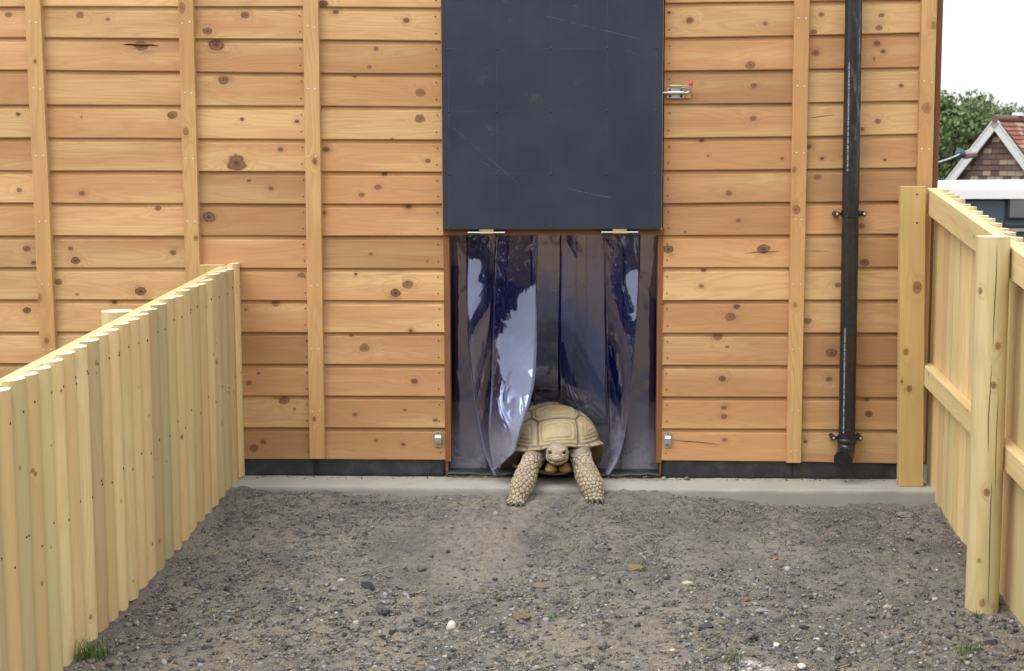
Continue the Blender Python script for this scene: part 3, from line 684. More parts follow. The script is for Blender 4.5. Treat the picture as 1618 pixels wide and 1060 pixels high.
def sub(parent, o): o.parent = parent; return o
def screw_heads(parent, spots, rad, h):
    mb = MB(); mb.disc((0, 0, 0), (0, -1, 0), rad, h, 10); first = mb.build('screw_head', M['screw'], smooth=40)
    for k, p in enumerate(spots):
        o = first if k == 0 else first.copy()
        if k: C.objects.link(o)
        o.parent = parent; o.location = p
screw_heads(hatch, [(x, PY, z) for x in gxs for z in gzs], .0042, .0022)
# backing boards of the panel (its pale timber edge) and the lintel below it
mb = MB(); plank(mb, (pl-.004, 0, pb-.002), Z, X, -Y, 1.25, [(0, .0445), (.024, .0445), (.024, .022), (0, .022)], tint=(.4, .8, .2, 1))
sub(hatch, mb.build('panel_batten', M['batten'])); mb = MB()
plank(mb, (pr_-.020, 0, pb-.002), Z, X, -Y, 1.25, [(0, .0445), (.0235, .0445), (.0235, .022), (0, .022)], tint=(.5, .3, .6, 1))
sub(hatch, mb.build('panel_batten', M['batten']))
lt = atY(870, 371.5, -.03)[2]
mb = MB(); plank(mb, (bx['dl']-.004, 0, lt), X, Z, -Y, bx['dr']-bx['dl']+.008, [(0, .030), (.030, .030), (.030, -.03), (0, -.03)], tint=(.7, .6, .3, 1))
adopt(shed, mb.build('door_lintel', M['jamb']))
for (xa, xb, xk0, xk1, yh) in ((739, 798, 758, 780, 367.0), (950, 1008, 968, 990, 366.4)):
    a, c = atY(xa, yh, -.06), atY(xb, yh, -.06); k0, k1 = atY(xk0, yh, -.06)[0], atY(xk1, yh, -.06)[0]
    mb = MB(); mb.box((a[0], -.066, a[2]-.0035), (c[0], -.031, a[2]+.0015)); mb.tube([(a[0], -.066, a[2]-.001), (c[0], -.066, a[2]-.001)], .004, 10)
    mb.box((k0, -.0725, a[2]-.005), (k1, -.068, a[2]+.012), 1); mb.tube([(k0, -.067, a[2]-.001), (k1, -.067, a[2]-.001)], .0062, 10, 1)
    sub(hatch, mb.build('hinge', [M['galv'], M['brass']], smooth=30))
# door jambs
zj = atY(707, 729, -.022)[2]
def jamb(pxa, pxb, m=1):
    a, c = atY(pxa, 600, -.022)[0], atY(pxb, 600, -.022)[0]; mb = MB()
    plank(mb, (a, 0, zj), Z, X, -Y, lt-zj-.001, [(0, .0215), (c-a, .0215), (c-a, -.05), (0, -.05)], tint=(.65, .5, random.random(), 1))
    w_ = .010 if m > 0 else .006
    plank(mb, ((a+.001) if m > 0 else c-w_-.001, 0, .004), Z, X, -Y, zj-.006, [(0, .014), (w_, .014), (w_, -.03), (0, -.03)], tint=(.55, .4, .8, 1))
    return mb.build('door_jamb', M['jamb'])
adopt(shed, jamb(702.5, 711.5)); adopt(shed, jamb(1037.8, 1046.2, -1))
# rubber threshold
M['rubber'] = plain('black_rubber', (.014, .015, .02), .45, .5, 0, .5, 40.)
P = []
for i in range(41):
    x = bx['dl']+.006+(bx['dr']-bx['dl']-.012)*i/40; wv = .003*math.sin(i*.55)+.002*math.sin(i*1.7)
    P.append([(x, -.036, .003), (x, -.040, .016+wv), (x, -.034, .024+wv), (x, -.018, .027+wv), (x, .05, .024), (x, .06, .013)])
mb = MB(); mb.grid(P); adopt(shed, mb.build('threshold_strip', M['rubber'], smooth=50))
# spring bolt on the boards right of the hatch
def W(x, y, Yp=-.03): return atY(x, y, Yp)
def bolt():
    mb = MB(); a, c = W(1054, 155), W(1081, 139)
    mb.box((a[0], -.027, a[2]), (W(1091.5, 150)[0], -.0195, W(1090, 141)[2]))
    o0 = mb.build('packing_block', M['batten']); adopt(shed, o0)
    mb = MB(); a, c = W(1054, 155, -.036), W(1080.5, 139, -.036)
    mb.box((a[0], -.031, a[2]), (c[0], -.0275, c[2]))
    zm = W(1067, 146.3, -.04)[2]
    P = [[(x, -.031-.0135*max(0, math.sin(q))**.7, zm+.0085*math.cos(q)) for q in np.linspace(0, math.pi, 9)] for x in (a[0]+.002, c[0]-.002)]
    mb.grid(P); root = adopt(shed, mb.build('slide_bolt', M['galv'], smooth=40))
    root['label'] = 'zinc slide bolt with a red tipped handle'
    screw_heads(root, [(W(x, y, -.033)[0], -.031, W(x, y, -.033)[2]) for x in (1058.3, 1076.5) for y in (142.5, 151.6)], .0062, .004)
    mb = MB(); p0, p1, p2, p3, p4 = W(1047, 146.3, -.038), W(1080, 146.3, -.038), W(1088, 145.6, -.040), W(1091.2, 142, -.046), W(1092, 134, -.052)
    mb.tube([p0, p1, W(1085, 146.4, -.038), p2, W(1090.2, 144, -.043), p3, p4], .0042, 10); sub(root, mb.build('bolt_rod', M['galv'], smooth=50))
    mb = MB(); q = W(1091.5, 127.8, -.054); mb.tube([p4-(q-p4)*.15, p4+(q-p4)*.1, p4+(q-p4)*.8, q], [.0075, .0085, .0085, .006], 12); sub(root, mb.build('handle_cap', M['red'], smooth=50))
    mb = MB(); mb.tube([W(1059, 135.5, -.037), W(1076, 135.5, -.037)], .0042, 10); mb.tube([W(1076, 135.5, -.037), W(1087, 135.6, -.037)], .002, 8)
    mb.tube([W(1075, 138.3, -.036), W(1086, 138.1, -.036)], .002, 8)
    sub(root, mb.build('padlock_pin', M['brass'], smooth=50))
bolt()
for px in (692.5, 1055):
    mb = MB(); a = W(px-4.8, 706 if px < 900 else 707, -.022); c = W(px+4.8, 681.5 if px < 900 else 682.5, -.022); zc_ = (a[2]+c[2])/2+.001; h = (c[2]-a[2])/2
    P = []
    for z, y in ((h, .0), (h*.98, .0022), (h*.48, .003), (h*.42, .012), (h*.2, .0155), (-h*.2, .0155), (-h*.42, .012), (-h*.48, .003), (-h*.98, .0022), (-h, 0)):
        P.append([(x, -.021-y, zc_+z) for x in (a[0], c[0])])
    mb.grid(P)
    for z in (.72, -.72): mb.disc(((a[0]+c[0])/2, -.0235, zc_+h*z), (0, -1, 0), .0042, .0018, 8, 1)
    o = adopt(shed, mb.build('bolt_keeper', [M['galv'], M['screw']])); o.modifiers.new('t', 'SOLIDIFY').thickness = .0018
# ------------------------------------------------------------------ drainpipe
pipe = tag(empty('drainpipe', tuple(atY(1337, 700, -.075))), 'black plastic rainwater downpipe with white printing on the shed wall', 'drainpipe')
pt, pbm = atY(1349, 0, -.078), atY(1338, 690, -.078)
dr_ = (pt-pbm)/(pt[2]-pbm[2]); PC = lambda z: pbm+dr_*(z-pbm[2])
mb = MB(); mb.tube([PC(z) for z in np.linspace(pbm[2]-.005, 2.78, 14)], .0338, 28)
def mat_pipe():
    b = NB('weathered_upvc'); p = b.pos(); s = b.sep(p)
    n = b.noise(b.comb(b.m('MULTIPLY', s[0], 70.), 0., b.m('MULTIPLY', s[2], 13.)), 1., 5., .65); n2 = b.noise(p, 60., 4.)
    zone = b.m('MULTIPLY', b.step(s[2], 1.15, 1.5), b.step(s[2], 2.2, 1.7)); zone = b.m('MULTIPLY', zone, b.step(s[0], PC(1.5)[0]-.028, PC(1.5)[0]+.026))
    col = b.mix(b.step(n2, .4, .7), (.013, .014, .016), (.022, .023, .026))
    col = b.mix(b.m('MULTIPLY', b.m('MULTIPLY', zone, b.step(n, .50, .68)), .5), col, (.30, .31, .33))
    return b.done(b.bsdf(col, b.m('ADD', .24, b.m('MULTIPLY', n2, .16)), None, .5))
M['pipe'] = mat_pipe()
adopt(pipe, mb.build('pipe', M['pipe'], smooth=50))
def bracket(py):
    z = atY(1338, py, -.078)[2]; c = PC(z); mb = MB()
    mb.tube([c-np.array([0, 0, .013]), c-np.array([0, 0, .012]), c+np.array([0, 0, .012]), c+np.array([0, 0, .013])], [.0345, .0372, .0372, .0345], 28)
    for s_ in (-1, 1):
        mb.tube([c+np.array([s_*.030, .01, 0]), c+np.array([s_*.056, .004, 0])], .0065, 10)
        e = c+np.array([s_*.054, 0, 0]); mb.tube([(e[0], -.020, e[2]), (e[0], c[1]-.004, e[2]), (e[0], c[1]-.008, e[2])], [.0105, .0105, .008], 14)
        mb.disc((e[0], c[1]-.008, e[2]), (0, -1, 0), .0055, .002, 10, 1)
    return mb.build('pipe_bracket', [M['black'], M['galv']], smooth=40)
adopt(pipe, bracket(338)); adopt(pipe, bracket(692))
z0 = pbm[2]-.008; c = PC(z0); mb = MB()
mb.tube([c+np.array([0, 0, .004]), c+np.array([0, 0, -.002]), c+np.array([0, 0, -.014]), c+np.array([0, 0, -.02])], [.036, .0400, .0400, .0375], 28)
pts = [c+np.array([0, 0, -.012])]
for q in np.linspace(0, 1, 7): pts.append(c+np.array([-.018*q**1.5, -.058*(1-math.cos(q*1.45)), -.018-.052*math.sin(q*1.45)]))
pts.append(pts[-1]+np.array([-.008, -.020, -.004]))
mb.tube(pts, [.036]*(len(pts)-1)+[.0375], 28, cap=True); adopt(pipe, mb.build('outlet_shoe', M['pipe'], smooth=50))
def printing(text, ya, yb, dx, name='printed_marking'):
    cu = bpy.data.curves.new(name, 'FONT'); cu.body = text; cu.size = .0085; cu.space_character = 1.05; cu.extrude = .0002
    o = bpy.data.objects.new(name, cu); C.objects.link(o); bpy.context.view_layer.update()
    dg = bpy.context.evaluated_depsgraph_get(); me = bpy.data.meshes.new_from_object(o.evaluated_get(dg)); C.objects.unlink(o); bpy.data.objects.remove(o)
    V = np.array([v.co for v in me.vertices]); Ln = V[:, 0].max()
    za, zb = atY(1338, ya, -.11)[2], atY(1338, yb, -.11)[2]        # za the upper end
    s_ = (za-zb)/Ln; out = []
    for x, y, z in V:
        zz = zb+x*s_; cc = PC(zz); ang = -dx+(-y+.004)/.034
        r = .0341+z*.5
        out.append((cc[0]+r*math.sin(ang), cc[1]-r*math.cos(ang), zz))
    me.vertices.foreach_set('co', np.array(out, np.float32).ravel()); me.materials.clear(); me.materials.append(M['white']); me.update()
    o = bpy.data.objects.new(name, me); C.objects.link(o); return o
# too small to be read with certainty in the photo: the same rhythm of groups
TXT = '8-1106-B DRN-1-0 BBT 50001 268 1/01 PIPE BUILDING PRODUCTS LTD 68 MM DRAIN RAIN'
adopt(pipe, printing(TXT, 99, 270, .62)); adopt(pipe, printing(TXT, 519, 684, .62))
# ------------------------------------------------------------------ paling fences
def half_round(wd, dp, n=9):
    return [(wd/2*math.cos(q), dp*math.sin(q)**.8) for q in np.linspace(0, math.pi, n)]
def paling(O, U, V, N, L, wd, knots=True, nails=(), lean=0, dp=None, shade=None):
    mb = MB(); dp = dp or wd*.40
    prof = half_round(wd, dp)
    # arc length along the rounded face is where knots sit
    arc = sum(math.hypot(prof[i+1][0]-prof[i][0], prof[i+1][1]-prof[i][1]) for i in range(len(prof)-1))
    ks = [(random.uniform(.05, L-.05), random.uniform(.2, .8)*arc, random.choice([.003, .004, .005, .006, .008])) for _ in range(random.randint(0, 3))] if knots else []
    a1, b1 = random.uniform(-.0025, .0025), random.uniform(1.5, 3.5)
    tw = random.uniform(-.05, .05)
    V = np.array(V, float)*math.cos(tw)+np.array(N, float)*math.sin(tw); N = np.cross(np.array(U, float), V)*(1 if np.dot(np.cross(U, V), N) > 0 else -1)
    plank(mb, O, U, V, N, L, prof, knots=ks, tint=shade or (min(1, max(0, random.gauss(.5, .2))), random.uniform(-.4, 1.4), random.random(), 1), capmi=1, sub=.2,
          warp=lambda u: (lean*u+a1*math.sin(u*b1), 0))
    for nu in nails:
        for k in range(1 if random.random() < .8 else 2):
            of = random.uniform(-.012, .012)
            p = np.array(O, float)+np.array(U)*(nu+random.uniform(-.012, .012))+V*of+N*(dp*math.sqrt(max(.1, 1-(2*of/wd)**2))**.8)
            mb.disc(p, N, .0038, .0010, 7, 2)
    return mb
lf = tag(empty('paling_fence', (-1.45, -1.0, -.12)), 'pale yellow fence of rounded palings on the left, rounded faces towards the yard', 'fence')
A = np.array([-1.394, -.040]); B = np.array([-1.547, -2.222]); dAB = (B-A)/np.linalg.norm(B-A); nL = np.array([-dAB[1], dAB[0]]);  # towards the yard
if nL[0] < 0: nL = -nL
NP = 29; pitch = np.linalg.norm(B-A)/24
N3 = np.array([nL[0], nL[1], 0]); D3 = np.array([dAB[0], dAB[1], 0])
ltop = lambda t: .890-.0797*t; 
for i in range(NP):
    t = (i+.02)*pitch + random.uniform(-.002, .002)
    q = A+dAB*t; zb = -.03-.0935*max(t, .0)+random.uniform(-.006, .010) - (.0 if i > 0 else -.010)
    if i == 0: zb = .004
    if i == 1: zb = -.035
    wd = pitch*random.uniform(1.0, 1.08); L = ltop(t)+random.uniform(-.006, .006)-zb
    mb = paling(np.array([q[0], q[1], zb])-N3*.035, Z, D3, N3, L, wd, nails=(L-.085, L*.52 if i % 2 else L*.48), lean=random.uniform(-.004, .004))
    adopt(lf, mb.build('paling', [M['paling'], M['endgrain'], M['hole']], smooth=50))
Ltot = pitch*(NP-1)
for (dz, h) in ((-.004, .09), (-.47, .09)):
    mb = MB(); O = np.array([A[0], A[1], ltop(0)+dz-h])-N3*.0775
    Uv = D3*1+np.array([0, 0, -.0797]); Uv /= np.linalg.norm(Uv)
    plank(mb, O, Uv, Z, N3, Ltot*.998, [(0, .040), (h, .040), (h, 0), (0, 0)], tint=rtint(.6, .1), capmi=1); adopt(lf, mb.build('rail', [M['paling'], M['endgrain']]))
pp = atY(185.5, 491, -.92)
def round_post(base, top, rad, knots=(), n=26, mat='post'):
    mb = MB(); L = top[2]-base[2]; prof = [(rad*math.sin(q), rad*math.cos(q)) for q in np.linspace(-math.pi, math.pi, n, endpoint=False)]
    plank(mb, base, Z, X, -Y, L, prof, knots=knots, tint=(.48, .25, .4, 1), capmi=1, sub=.3, warp=lambda u: (.002*math.sin(u*3), 0))
    return mb.build('round_post', [M[mat], M['endgrain']], smooth=50)
qx = min((A+dAB*t-nL*.145 for t in np.linspace(.3, 1.6, 200)), key=lambda q_: abs(atY(185.5, 500, q_[1])[0]-q_[0]))
adopt(lf, round_post(np.array([qx[0], qx[1], -.3]), np.array([0, 0, atY(185.5, 491, qx[1])[2]]), .056))
qx = A+dAB*2.45-nL*.145; adopt(lf, round_post(np.array([qx[0], qx[1], -.5]), np.array([0, 0, .70]), .056))
mb = MB(); e0 = atY(317, 418, -.03); plank(mb, (e0[0], -.023, .0), Z, X, -Y, e0[2], [(0, .035), (.10, .035), (.10, 0), (0, 0)], tint=(.55, .5, .4, 1), capmi=1)
adopt(lf, mb.build('wall_board', [M['endboard'], M['endgrain']]))
# right fence
rf = tag(empty('paling_fence', (1.42, -.9, -.15)), 'yellow paling fence on the right showing its rails and round post', 'fence')
FX = 1.430
for i in range(35):
    y = -.112-.0858*i+random.uniform(-.002, .002); dy = -.20-y
    zt = 1.198-.1335*(-y-.11)+random.uniform(-.004, .004); zb = -.062-.107*(-y-.24)+random.uniform(-.008, .006)
    if i == 0: zb = .002
    if i == 1: zb = -.05
    mb = paling((FX, y, zb), Z, -Y, X, zt-zb, .0862, dp=.043, lean=0, shade=(min(1, max(0, random.gauss(.62, .12))), random.uniform(0, .7), random.random(), 1))
    adopt(rf, mb.build('paling', [M['paling'], M['endgrain'], M['hole']], smooth=50))
mb = MB(); plank(mb, (FX+.012, -.150, .045), Z, Y, -X, 1.15, [(0, .02), (.10, .02), (.10, 0), (0, 0)], tint=(.25, .4, .1, 1)); 
Uv = np.array([0, -1, -.1335]); Uv /= np.linalg.norm(Uv)
for z0_, h, sl_ in ((1.2005, .100, .1335), (.497, .078, .083)):
    mb = MB(); Uv = np.array([0, -1, -sl_]); Uv /= np.linalg.norm(Uv)
    ks = [(random.uniform(.1, 2.1), random.uniform(.01, h), random.uniform(.004, .008)) for _ in range(6)]
    plank(mb, (FX-.0015, -.105, z0_-h), Uv, Z, -X, 3.0, [(0, .040), (h-.002, .040), (h, .038), (h, 0), (0, 0)], knots=ks, tint=(.5, .15, .55, 1), capmi=1)
    adopt(rf, mb.build('rail', [M['endboard'] if z0_ > 9 else M['paling'], M['endgrain']]))
# end board standing on the kerb
e0, e1 = atY(1420.5, 770, -.158), atY(1461, 770, -.158); t0, t1 = atY(1426, 295, -.158), atY(1463, 295, -.158)
Uv = (t0+t1-e0-e1)/2; L = np.linalg.norm(Uv); Uv /= L; wd = (e1[0]-e0[0]+t1[0]-t0[0])/2
mb = MB(); ks = []
for kx, ky, kr in ((1448, 455, 8), (1430, 557, 4.5), (1436, 615, 5), (1424, 604, 3)):
    p = atY(kx, ky, -.158); u_ = (p-e0)@Uv; xl = e0[0]+Uv[0]*u_; ks.append((u_, p[0]-xl, kr*.0026))
plank(mb, (e0[0], -.112, .002), Uv, X, -Y, L-.002, [(.002, .046), (wd-.002, .046), (wd, .044), (wd, 0), (0, 0), (0, .044)], knots=ks, tint=(.5, .4, .2, 1), capmi=1)
for ny_ in (307, 352):
    p = atY(1449, ny_, -.158); mb.disc(p, (0, -1, 0), .004, .001, 7, 2)
o = adopt(rf, mb.build('end_board', [M['endboard'], M['endgrain'], M['hole']])); 
# round post inside the right fence
PX = FX-.0415-.053
pb_ = atX(1548, 985, PX); pt_ = atX(1545.5, 368, PX)
rad = .0535; kn = []
prof0 = 2*math.pi*rad
for kx, ky, kr in ((1553, 538, 5), (1549, 597, 4), (1543, 761, 5), (1543, 937, 6), (1536, 863, 3), (1528, 445, 4)):
    p = atX(kx, ky, PX); dx = max(-.95, min(.95, (kx-1548)/24.)); kn.append((p[2]-pb_[2]+.25, (math.pi+math.asin(dx))*rad, kr*.0024))
adopt(rf, round_post(np.array([PX, pb_[1]-.01, pb_[2]-.25]), np.array([0, 0, pt_[2]]), rad, kn))
# drying cracks in the post: thin dark wedges let into the surface
mb = MB()
for px, y0, y1, ph in ((1546, 372, 540, 0), (1543.5, 560, 700, 1), (1556, 610, 780, 2), (1551, 740, 960, 3)):
    dx = (px-1548)/25.; a = math.asin(dx); pts = []
    zt, zb = atX(px, y0, PX)[2], atX(px, y1, PX)[2]
    for q in np.linspace(0, 1, 9):
        an_ = a+.03*math.sin(q*6+ph); pts.append((PX+(rad-.0005)*math.sin(an_)+.0, pb_[1]-.01-(rad-.0005)*math.cos(an_), zt+(zb-zt)*q))
    mb = MB(); mb.tube(pts, [.0002, .001, .0014, .0016, .0016, .0015, .0013, .001, .0002], 6); adopt(rf, mb.build('drying_crack', M['hole']))
# ------------------------------------------------------------------ PVC strip curtain
def mat_pvc():
    b = NB('clear_pvc'); p = b.pos(); s = b.sep(p)
    fr = b.n('ShaderNodeFresnel'); fr.inputs['IOR'].default_value = 2.0
    wv = b.noise(b.comb(b.m('MULTIPLY', s[0], 10.), b.m('MULTIPLY', s[1], 8.), b.m('MULTIPLY', s[2], 5.)), 1., 2., .5, 1.2)
    n2 = b.noise(p, 55., 4.); bp = b.bump(wv, .13, .02)
    gl = b.n('ShaderNodeBsdfGlossy'); gl.inputs['Roughness'].default_value = .04; b.put(gl.inputs['Color'], (.80, .87, 1., 1)); b.put(gl.inputs['Normal'], bp); b.put(fr.inputs['Normal'], bp)
    tr = b.n('ShaderNodeBsdfTransparent'); tr.inputs['Color'].default_value = (.70, .71, .90, 1)
    rf_ = b.n('ShaderNodeBsdfRefraction'); rf_.inputs['Color'].default_value = (.72, .73, .91, 1); rf_.inputs['IOR'].default_value = 1.06; rf_.inputs['Roughness'].default_value = .20; b.put(rf_.inputs['Normal'], b.bump(wv, .8, .03))
    m0 = b.n('ShaderNodeMixShader'); m0.inputs[0].default_value = .85; b.nt.links.new(tr.outputs[0], m0.inputs[1]); b.nt.links.new(rf_.outputs[0], m0.inputs[2])
    df = b.n('ShaderNodeBsdfDiffuse'); df.inputs['Color'].default_value = (.025, .032, .34, 1)
    dust = b.n('ShaderNodeBsdfDiffuse'); dust.inputs['Color'].default_value = (.31, .315, .38, 1)
    m1 = b.n('ShaderNodeMixShader'); m1.inputs[0].default_value = .075; b.nt.links.new(m0.outputs[0], m1.inputs[1]); b.nt.links.new(df.outputs[0], m1.inputs[2])
    dn = b.m('ADD', b.noise(p, 7., 5., .6), b.m('MULTIPLY', n2, .35)); sc = b.noise(b.comb(b.m('MULTIPLY', s[0], 60.), b.m('MULTIPLY', s[1], 60.), b.m('MULTIPLY', s[2], 5.)), 1., 4., .6)
    dd = b.m('MULTIPLY', b.step(s[2], .36, .03), b.step(dn, .30, .85)); dd = b.m('ADD', b.m('MULTIPLY', dd, .62), b.m('MULTIPLY', b.step(sc, .56, .80), .05)); dd = b.m('ADD', dd, b.step(s[2], .12, -.02, 0., .25))
    b.put(gl.inputs['Roughness'], b.m('ADD', .03, b.m('MULTIPLY', dd, .45)))
    m2 = b.n('ShaderNodeMixShader'); b.put(m2.inputs[0], dd); b.nt.links.new(m1.outputs[0], m2.inputs[1]); b.nt.links.new(dust.outputs[0], m2.inputs[2])
    m3 = b.n('ShaderNodeMixShader'); b.put(m3.inputs[0], b.m('MULTIPLY', fr.outputs[0], b.m('SUBTRACT', 1., b.m('MULTIPLY', dd, .7)))); b.nt.links.new(m2.outputs[0], m3.inputs[1]); b.nt.links.new(gl.outputs[0], m3.inputs[2])
    return b.done(m3.outputs[0])
M['pvc'] = mat_pvc(); M['pvc_edge'] = plain('pvc_cut_edge', (.22, .25, .62), .25, .6, 0, .1)  # edge glow of the strips put into the rim colour
cur = tag(empty('strip_curtain', (-.1, .06, 1.02)), 'bluish clear plastic strip curtain hanging in the shed doorway', 'curtain')
def strip(rows, bulge, seed, nv=56, nu=15, wob=.0035):
    """rows: (py, px left, px right, depth left, depth right): the strip's two edges at several heights"""
    R = np.array(rows, float); t = np.linspace(0, 1, len(R)); tt = np.linspace(0, 1, nv)
    def sp(col):          # smooth interpolation (Catmull-Rom)
        out = []
        for q in tt:
            k = min(int(q*(len(R)-1)), len(R)-2); f = q*(len(R)-1)-k
            p0, p1, p2, p3 = col[max(k-1, 0)], col[k], col[k+1], col[min(k+2, len(R)-1)]
            out.append(.5*(2*p1+(p2-p0)*f+(2*p0-5*p1+4*p2-p3)*f*f+(3*p1-p0-3*p2+p3)*f**3))
        return np.array(out)
    cols = [sp(R[:, i]) for i in range(R.shape[1])]
    P = np.zeros((nv, nu, 3))
    for i in range(nv):
        y, xl, xr, yl, yr = [c[i] for c in cols[:5]]
        dyr = cols[5][i] if R.shape[1] > 5 else 0
        a, c = atY(xl, y, yl), atY(xr, y+dyr, yr)
        for j in range(nu):
            s = j/(nu-1); p = a*(1-s)+c*s
            amp = bulge*(.4+.6*tt[i])*4*s*(1-s)
            p[1] += -amp + wob*(float(vnoise(s*2.2+seed*7.3, tt[i]*3.2, seed))-.5)*2*min(1, tt[i]*6)
            P[i, j] = p
    mb = MB(); mb.grid(P); o = mb.build('strip', M['pvc'], smooth=80)
    o.data.materials.append(M['pvc_edge']); so_ = o.modifiers.new('t', 'SOLIDIFY'); so_.thickness = .0024; so_.material_offset_rim = 1
    return adopt(cur, o)
strip([(364, 706, 773, .085, .085), (450, 706, 773, .085, .08), (560, 707, 772, .085, .085), (660, 708, 771, .085, .08), (749, 709, 770, .075, .07)], .010, 1)
strip([(364, 737, 806, .060, .060), (405, 737, 803, .055, .06), (450, 737, 800, .032, .06), (500, 738, 796, .004, .06), (545, 739, 791, -.012, .06), (610, 747, 783, -.02, .06), (670, 757, 777, -.02, .05), (715, 766, 780, -.03, .03), (751, 780, 790, -.045, .0)], .012, 2)
strip([(364, 784, 850, .036, .030, 0), (450, 779.5, 848.5, .028, .016, 0), (530, 776, 848.5, .014, -.036, 0), (610, 773.5, 843.5, -.022, -.112, 0), (680, 771, 826, -.088, -.160, -8), (745, 779, 814, -.155, -.178, -32)], .010, 3, wob=.0016)
strip([(364, 838, 913, .075, .075), (440, 838, 912, .08, .075), (520, 840, 911, .10, .09), (600, 842, 910, .15, .14), (640, 842, 910, .20, .19), (662, 842, 910, .24, .24)], -.012, 4)
strip([(364, 885, 962, .055, .055), (440, 884, 962, .058, .055), (520, 882, 961, .075, .06), (600, 882, 960, .12, .065), (650, 884, 961, .18, .07), (668, 885, 963, .22, .08)], .015, 5)
strip([(364, 953, 1012, .055, .048), (420, 954, 1011, .055, .040), (470, 955, 1009, .055, .012), (520, 956, 1006, .055, -.010), (590, 959, 1000, .05, -.02), (640, 962, 994, .045, -.024), (690, 964, 987, .03, -.03), (725, 963, 977, .005, -.035), (750, 955, 962, -.02, -.038)], .012, 6)
strip([(364, 985, 1043, .075, .07), (450, 984, 1043, .075, .075), (560, 983, 1043, .07, .075), (660, 982, 1043, .065, .075), (748, 981, 1043, .06, .07)], .010, 7)
strip([(364, 925, 990, .10, .10), (500, 926, 990, .10, .10), (640, 928, 990, .12, .10), (748, 945, 990, .13, .10)], -.008, 8)
mb = MB(); mb.tube([(bx['dl']+.01, .066, 1.04), (bx['dr']-.01, .066, 1.04)], .012, 10); adopt(cur, mb.build('hanging_rail', M['galv'], smooth=40))
# ------------------------------------------------------------------ tortoise
def mat_shell():
    b = NB('tortoise_shell'); a = b.attr('scute')[0]; sp = b.n('ShaderNodeSeparateColor'); b.put(sp.inputs[0], a)
    e, ringp, idn = sp.outputs[0], sp.outputs[1], sp.outputs[2]
    p = b.obj(); n = b.noise(p, 26., 5., .6); n2 = b.noise(p, 120., 4., .6)
    rv = b.m('ADD', .5, b.m('MULTIPLY', b.m('SINE', b.m('ADD', b.m('MULTIPLY', ringp, 105.), b.m('MULTIPLY', n, 2.2))), .5))
    col = b.mix(b.step(n, .3, .7), (.42, .335, .20), (.33, .26, .155))
    col = b.mix(b.m('MULTIPLY', b.m('MULTIPLY', b.m('POWER', rv, 2.), b.step(e, .95, .40)), .55), col, (.19, .135, .08))
    col = b.mix(b.m('MULTIPLY', b.step(b.m('ADD', e, b.m('MULTIPLY', n, .12)), .36, .12), .85), col, (.135, .115, .092))
    col = b.mix(b.m('MULTIPLY', b.step(e, .05, .0), .6), col, (.07, .06, .05))
    dt = b.noise(p, 11., 5., .65); col = b.mix(b.m('MULTIPLY', b.step(dt, .5, .72), .5), col, (.185, .16, .125))
    col = b.mix(b.m('MULTIPLY', b.step(n2, .55, .75), .25), col, (.22, .18, .13))
    col = b.mix(b.m('MULTIPLY', b.step(b.sep(b.pos())[2], .13, .04), .45), col, (.30, .215, .10))
    h = b.m('ADD', b.m('MULTIPLY', rv, .5), b.m('MULTIPLY', n2, .5))
    return b.done(b.bsdf(col, .55, b.bump(h, .32, .0022), .35))
def mat_skin():
    b = NB('tortoise_skin'); a = b.attr('skin')[0]; sp = b.n('ShaderNodeSeparateColor'); b.put(sp.inputs[0], a)
    e, leg, head = sp.outputs[0], sp.outputs[1], sp.outputs[2]
    p = b.obj(); n = b.noise(p, 40., 5., .6); n2 = b.noise(p, 260., 3., .6)
    col = b.mix(b.step(n, .3, .7), (.20, .165, .122), (.29, .245, .185))
    sc_ = b.mix(b.step(n, .35, .7), (.33, .27, .185), (.44, .375, .275))
    col = b.mix(b.m('MULTIPLY', leg, b.step(e, .12, .42)), col, sc_)
    col = b.mix(b.m('MULTIPLY', leg, b.step(e, .30, .05)), col, (.070, .050, .034))
    vor = b.n('ShaderNodeTexVoronoi', feature='DISTANCE_TO_EDGE'); vor.inputs['Scale'].default_value = 105.; b.put(vor.inputs['Vector'], p)
    hc = b.mix(b.step(vor.outputs['Distance'], .02, .16), (.19, .155, .115), b.mix(n, (.40, .345, .255), (.47, .425, .335)))
    col = b.mix(b.m('MULTIPLY', head, .85), col, hc)
    h = b.m('ADD', b.m('MULTIPLY', n2, .5), b.m('MULTIPLY', b.m('MULTIPLY', head, b.step(vor.outputs['Distance'], 0., .15)), .8))
    return b.done(b.bsdf(col, .68, b.bump(h, .4, .0022), .3))
M['shell'] = mat_shell(); M['skin'] = mat_skin()
M['eye'] = plain('dark_eye', (.012, .009, .007), .08, .6); M['claw'] = plain('dark_claw', (.085, .072, .06), .45, .4, 0, .5, 90.)
M['gular'] = plain('plastron_horn', (.33, .205, .095), .6, .3, 0, .45, 40., .3)
M['mouth'] = plain('mouth_line', (.07, .05, .035), .8, .2)
TROOT = (-.11, .10, .02)
yaw = .13; roll = .055
SCX, SCY = -.113, .150; SL, SW = .290, .212
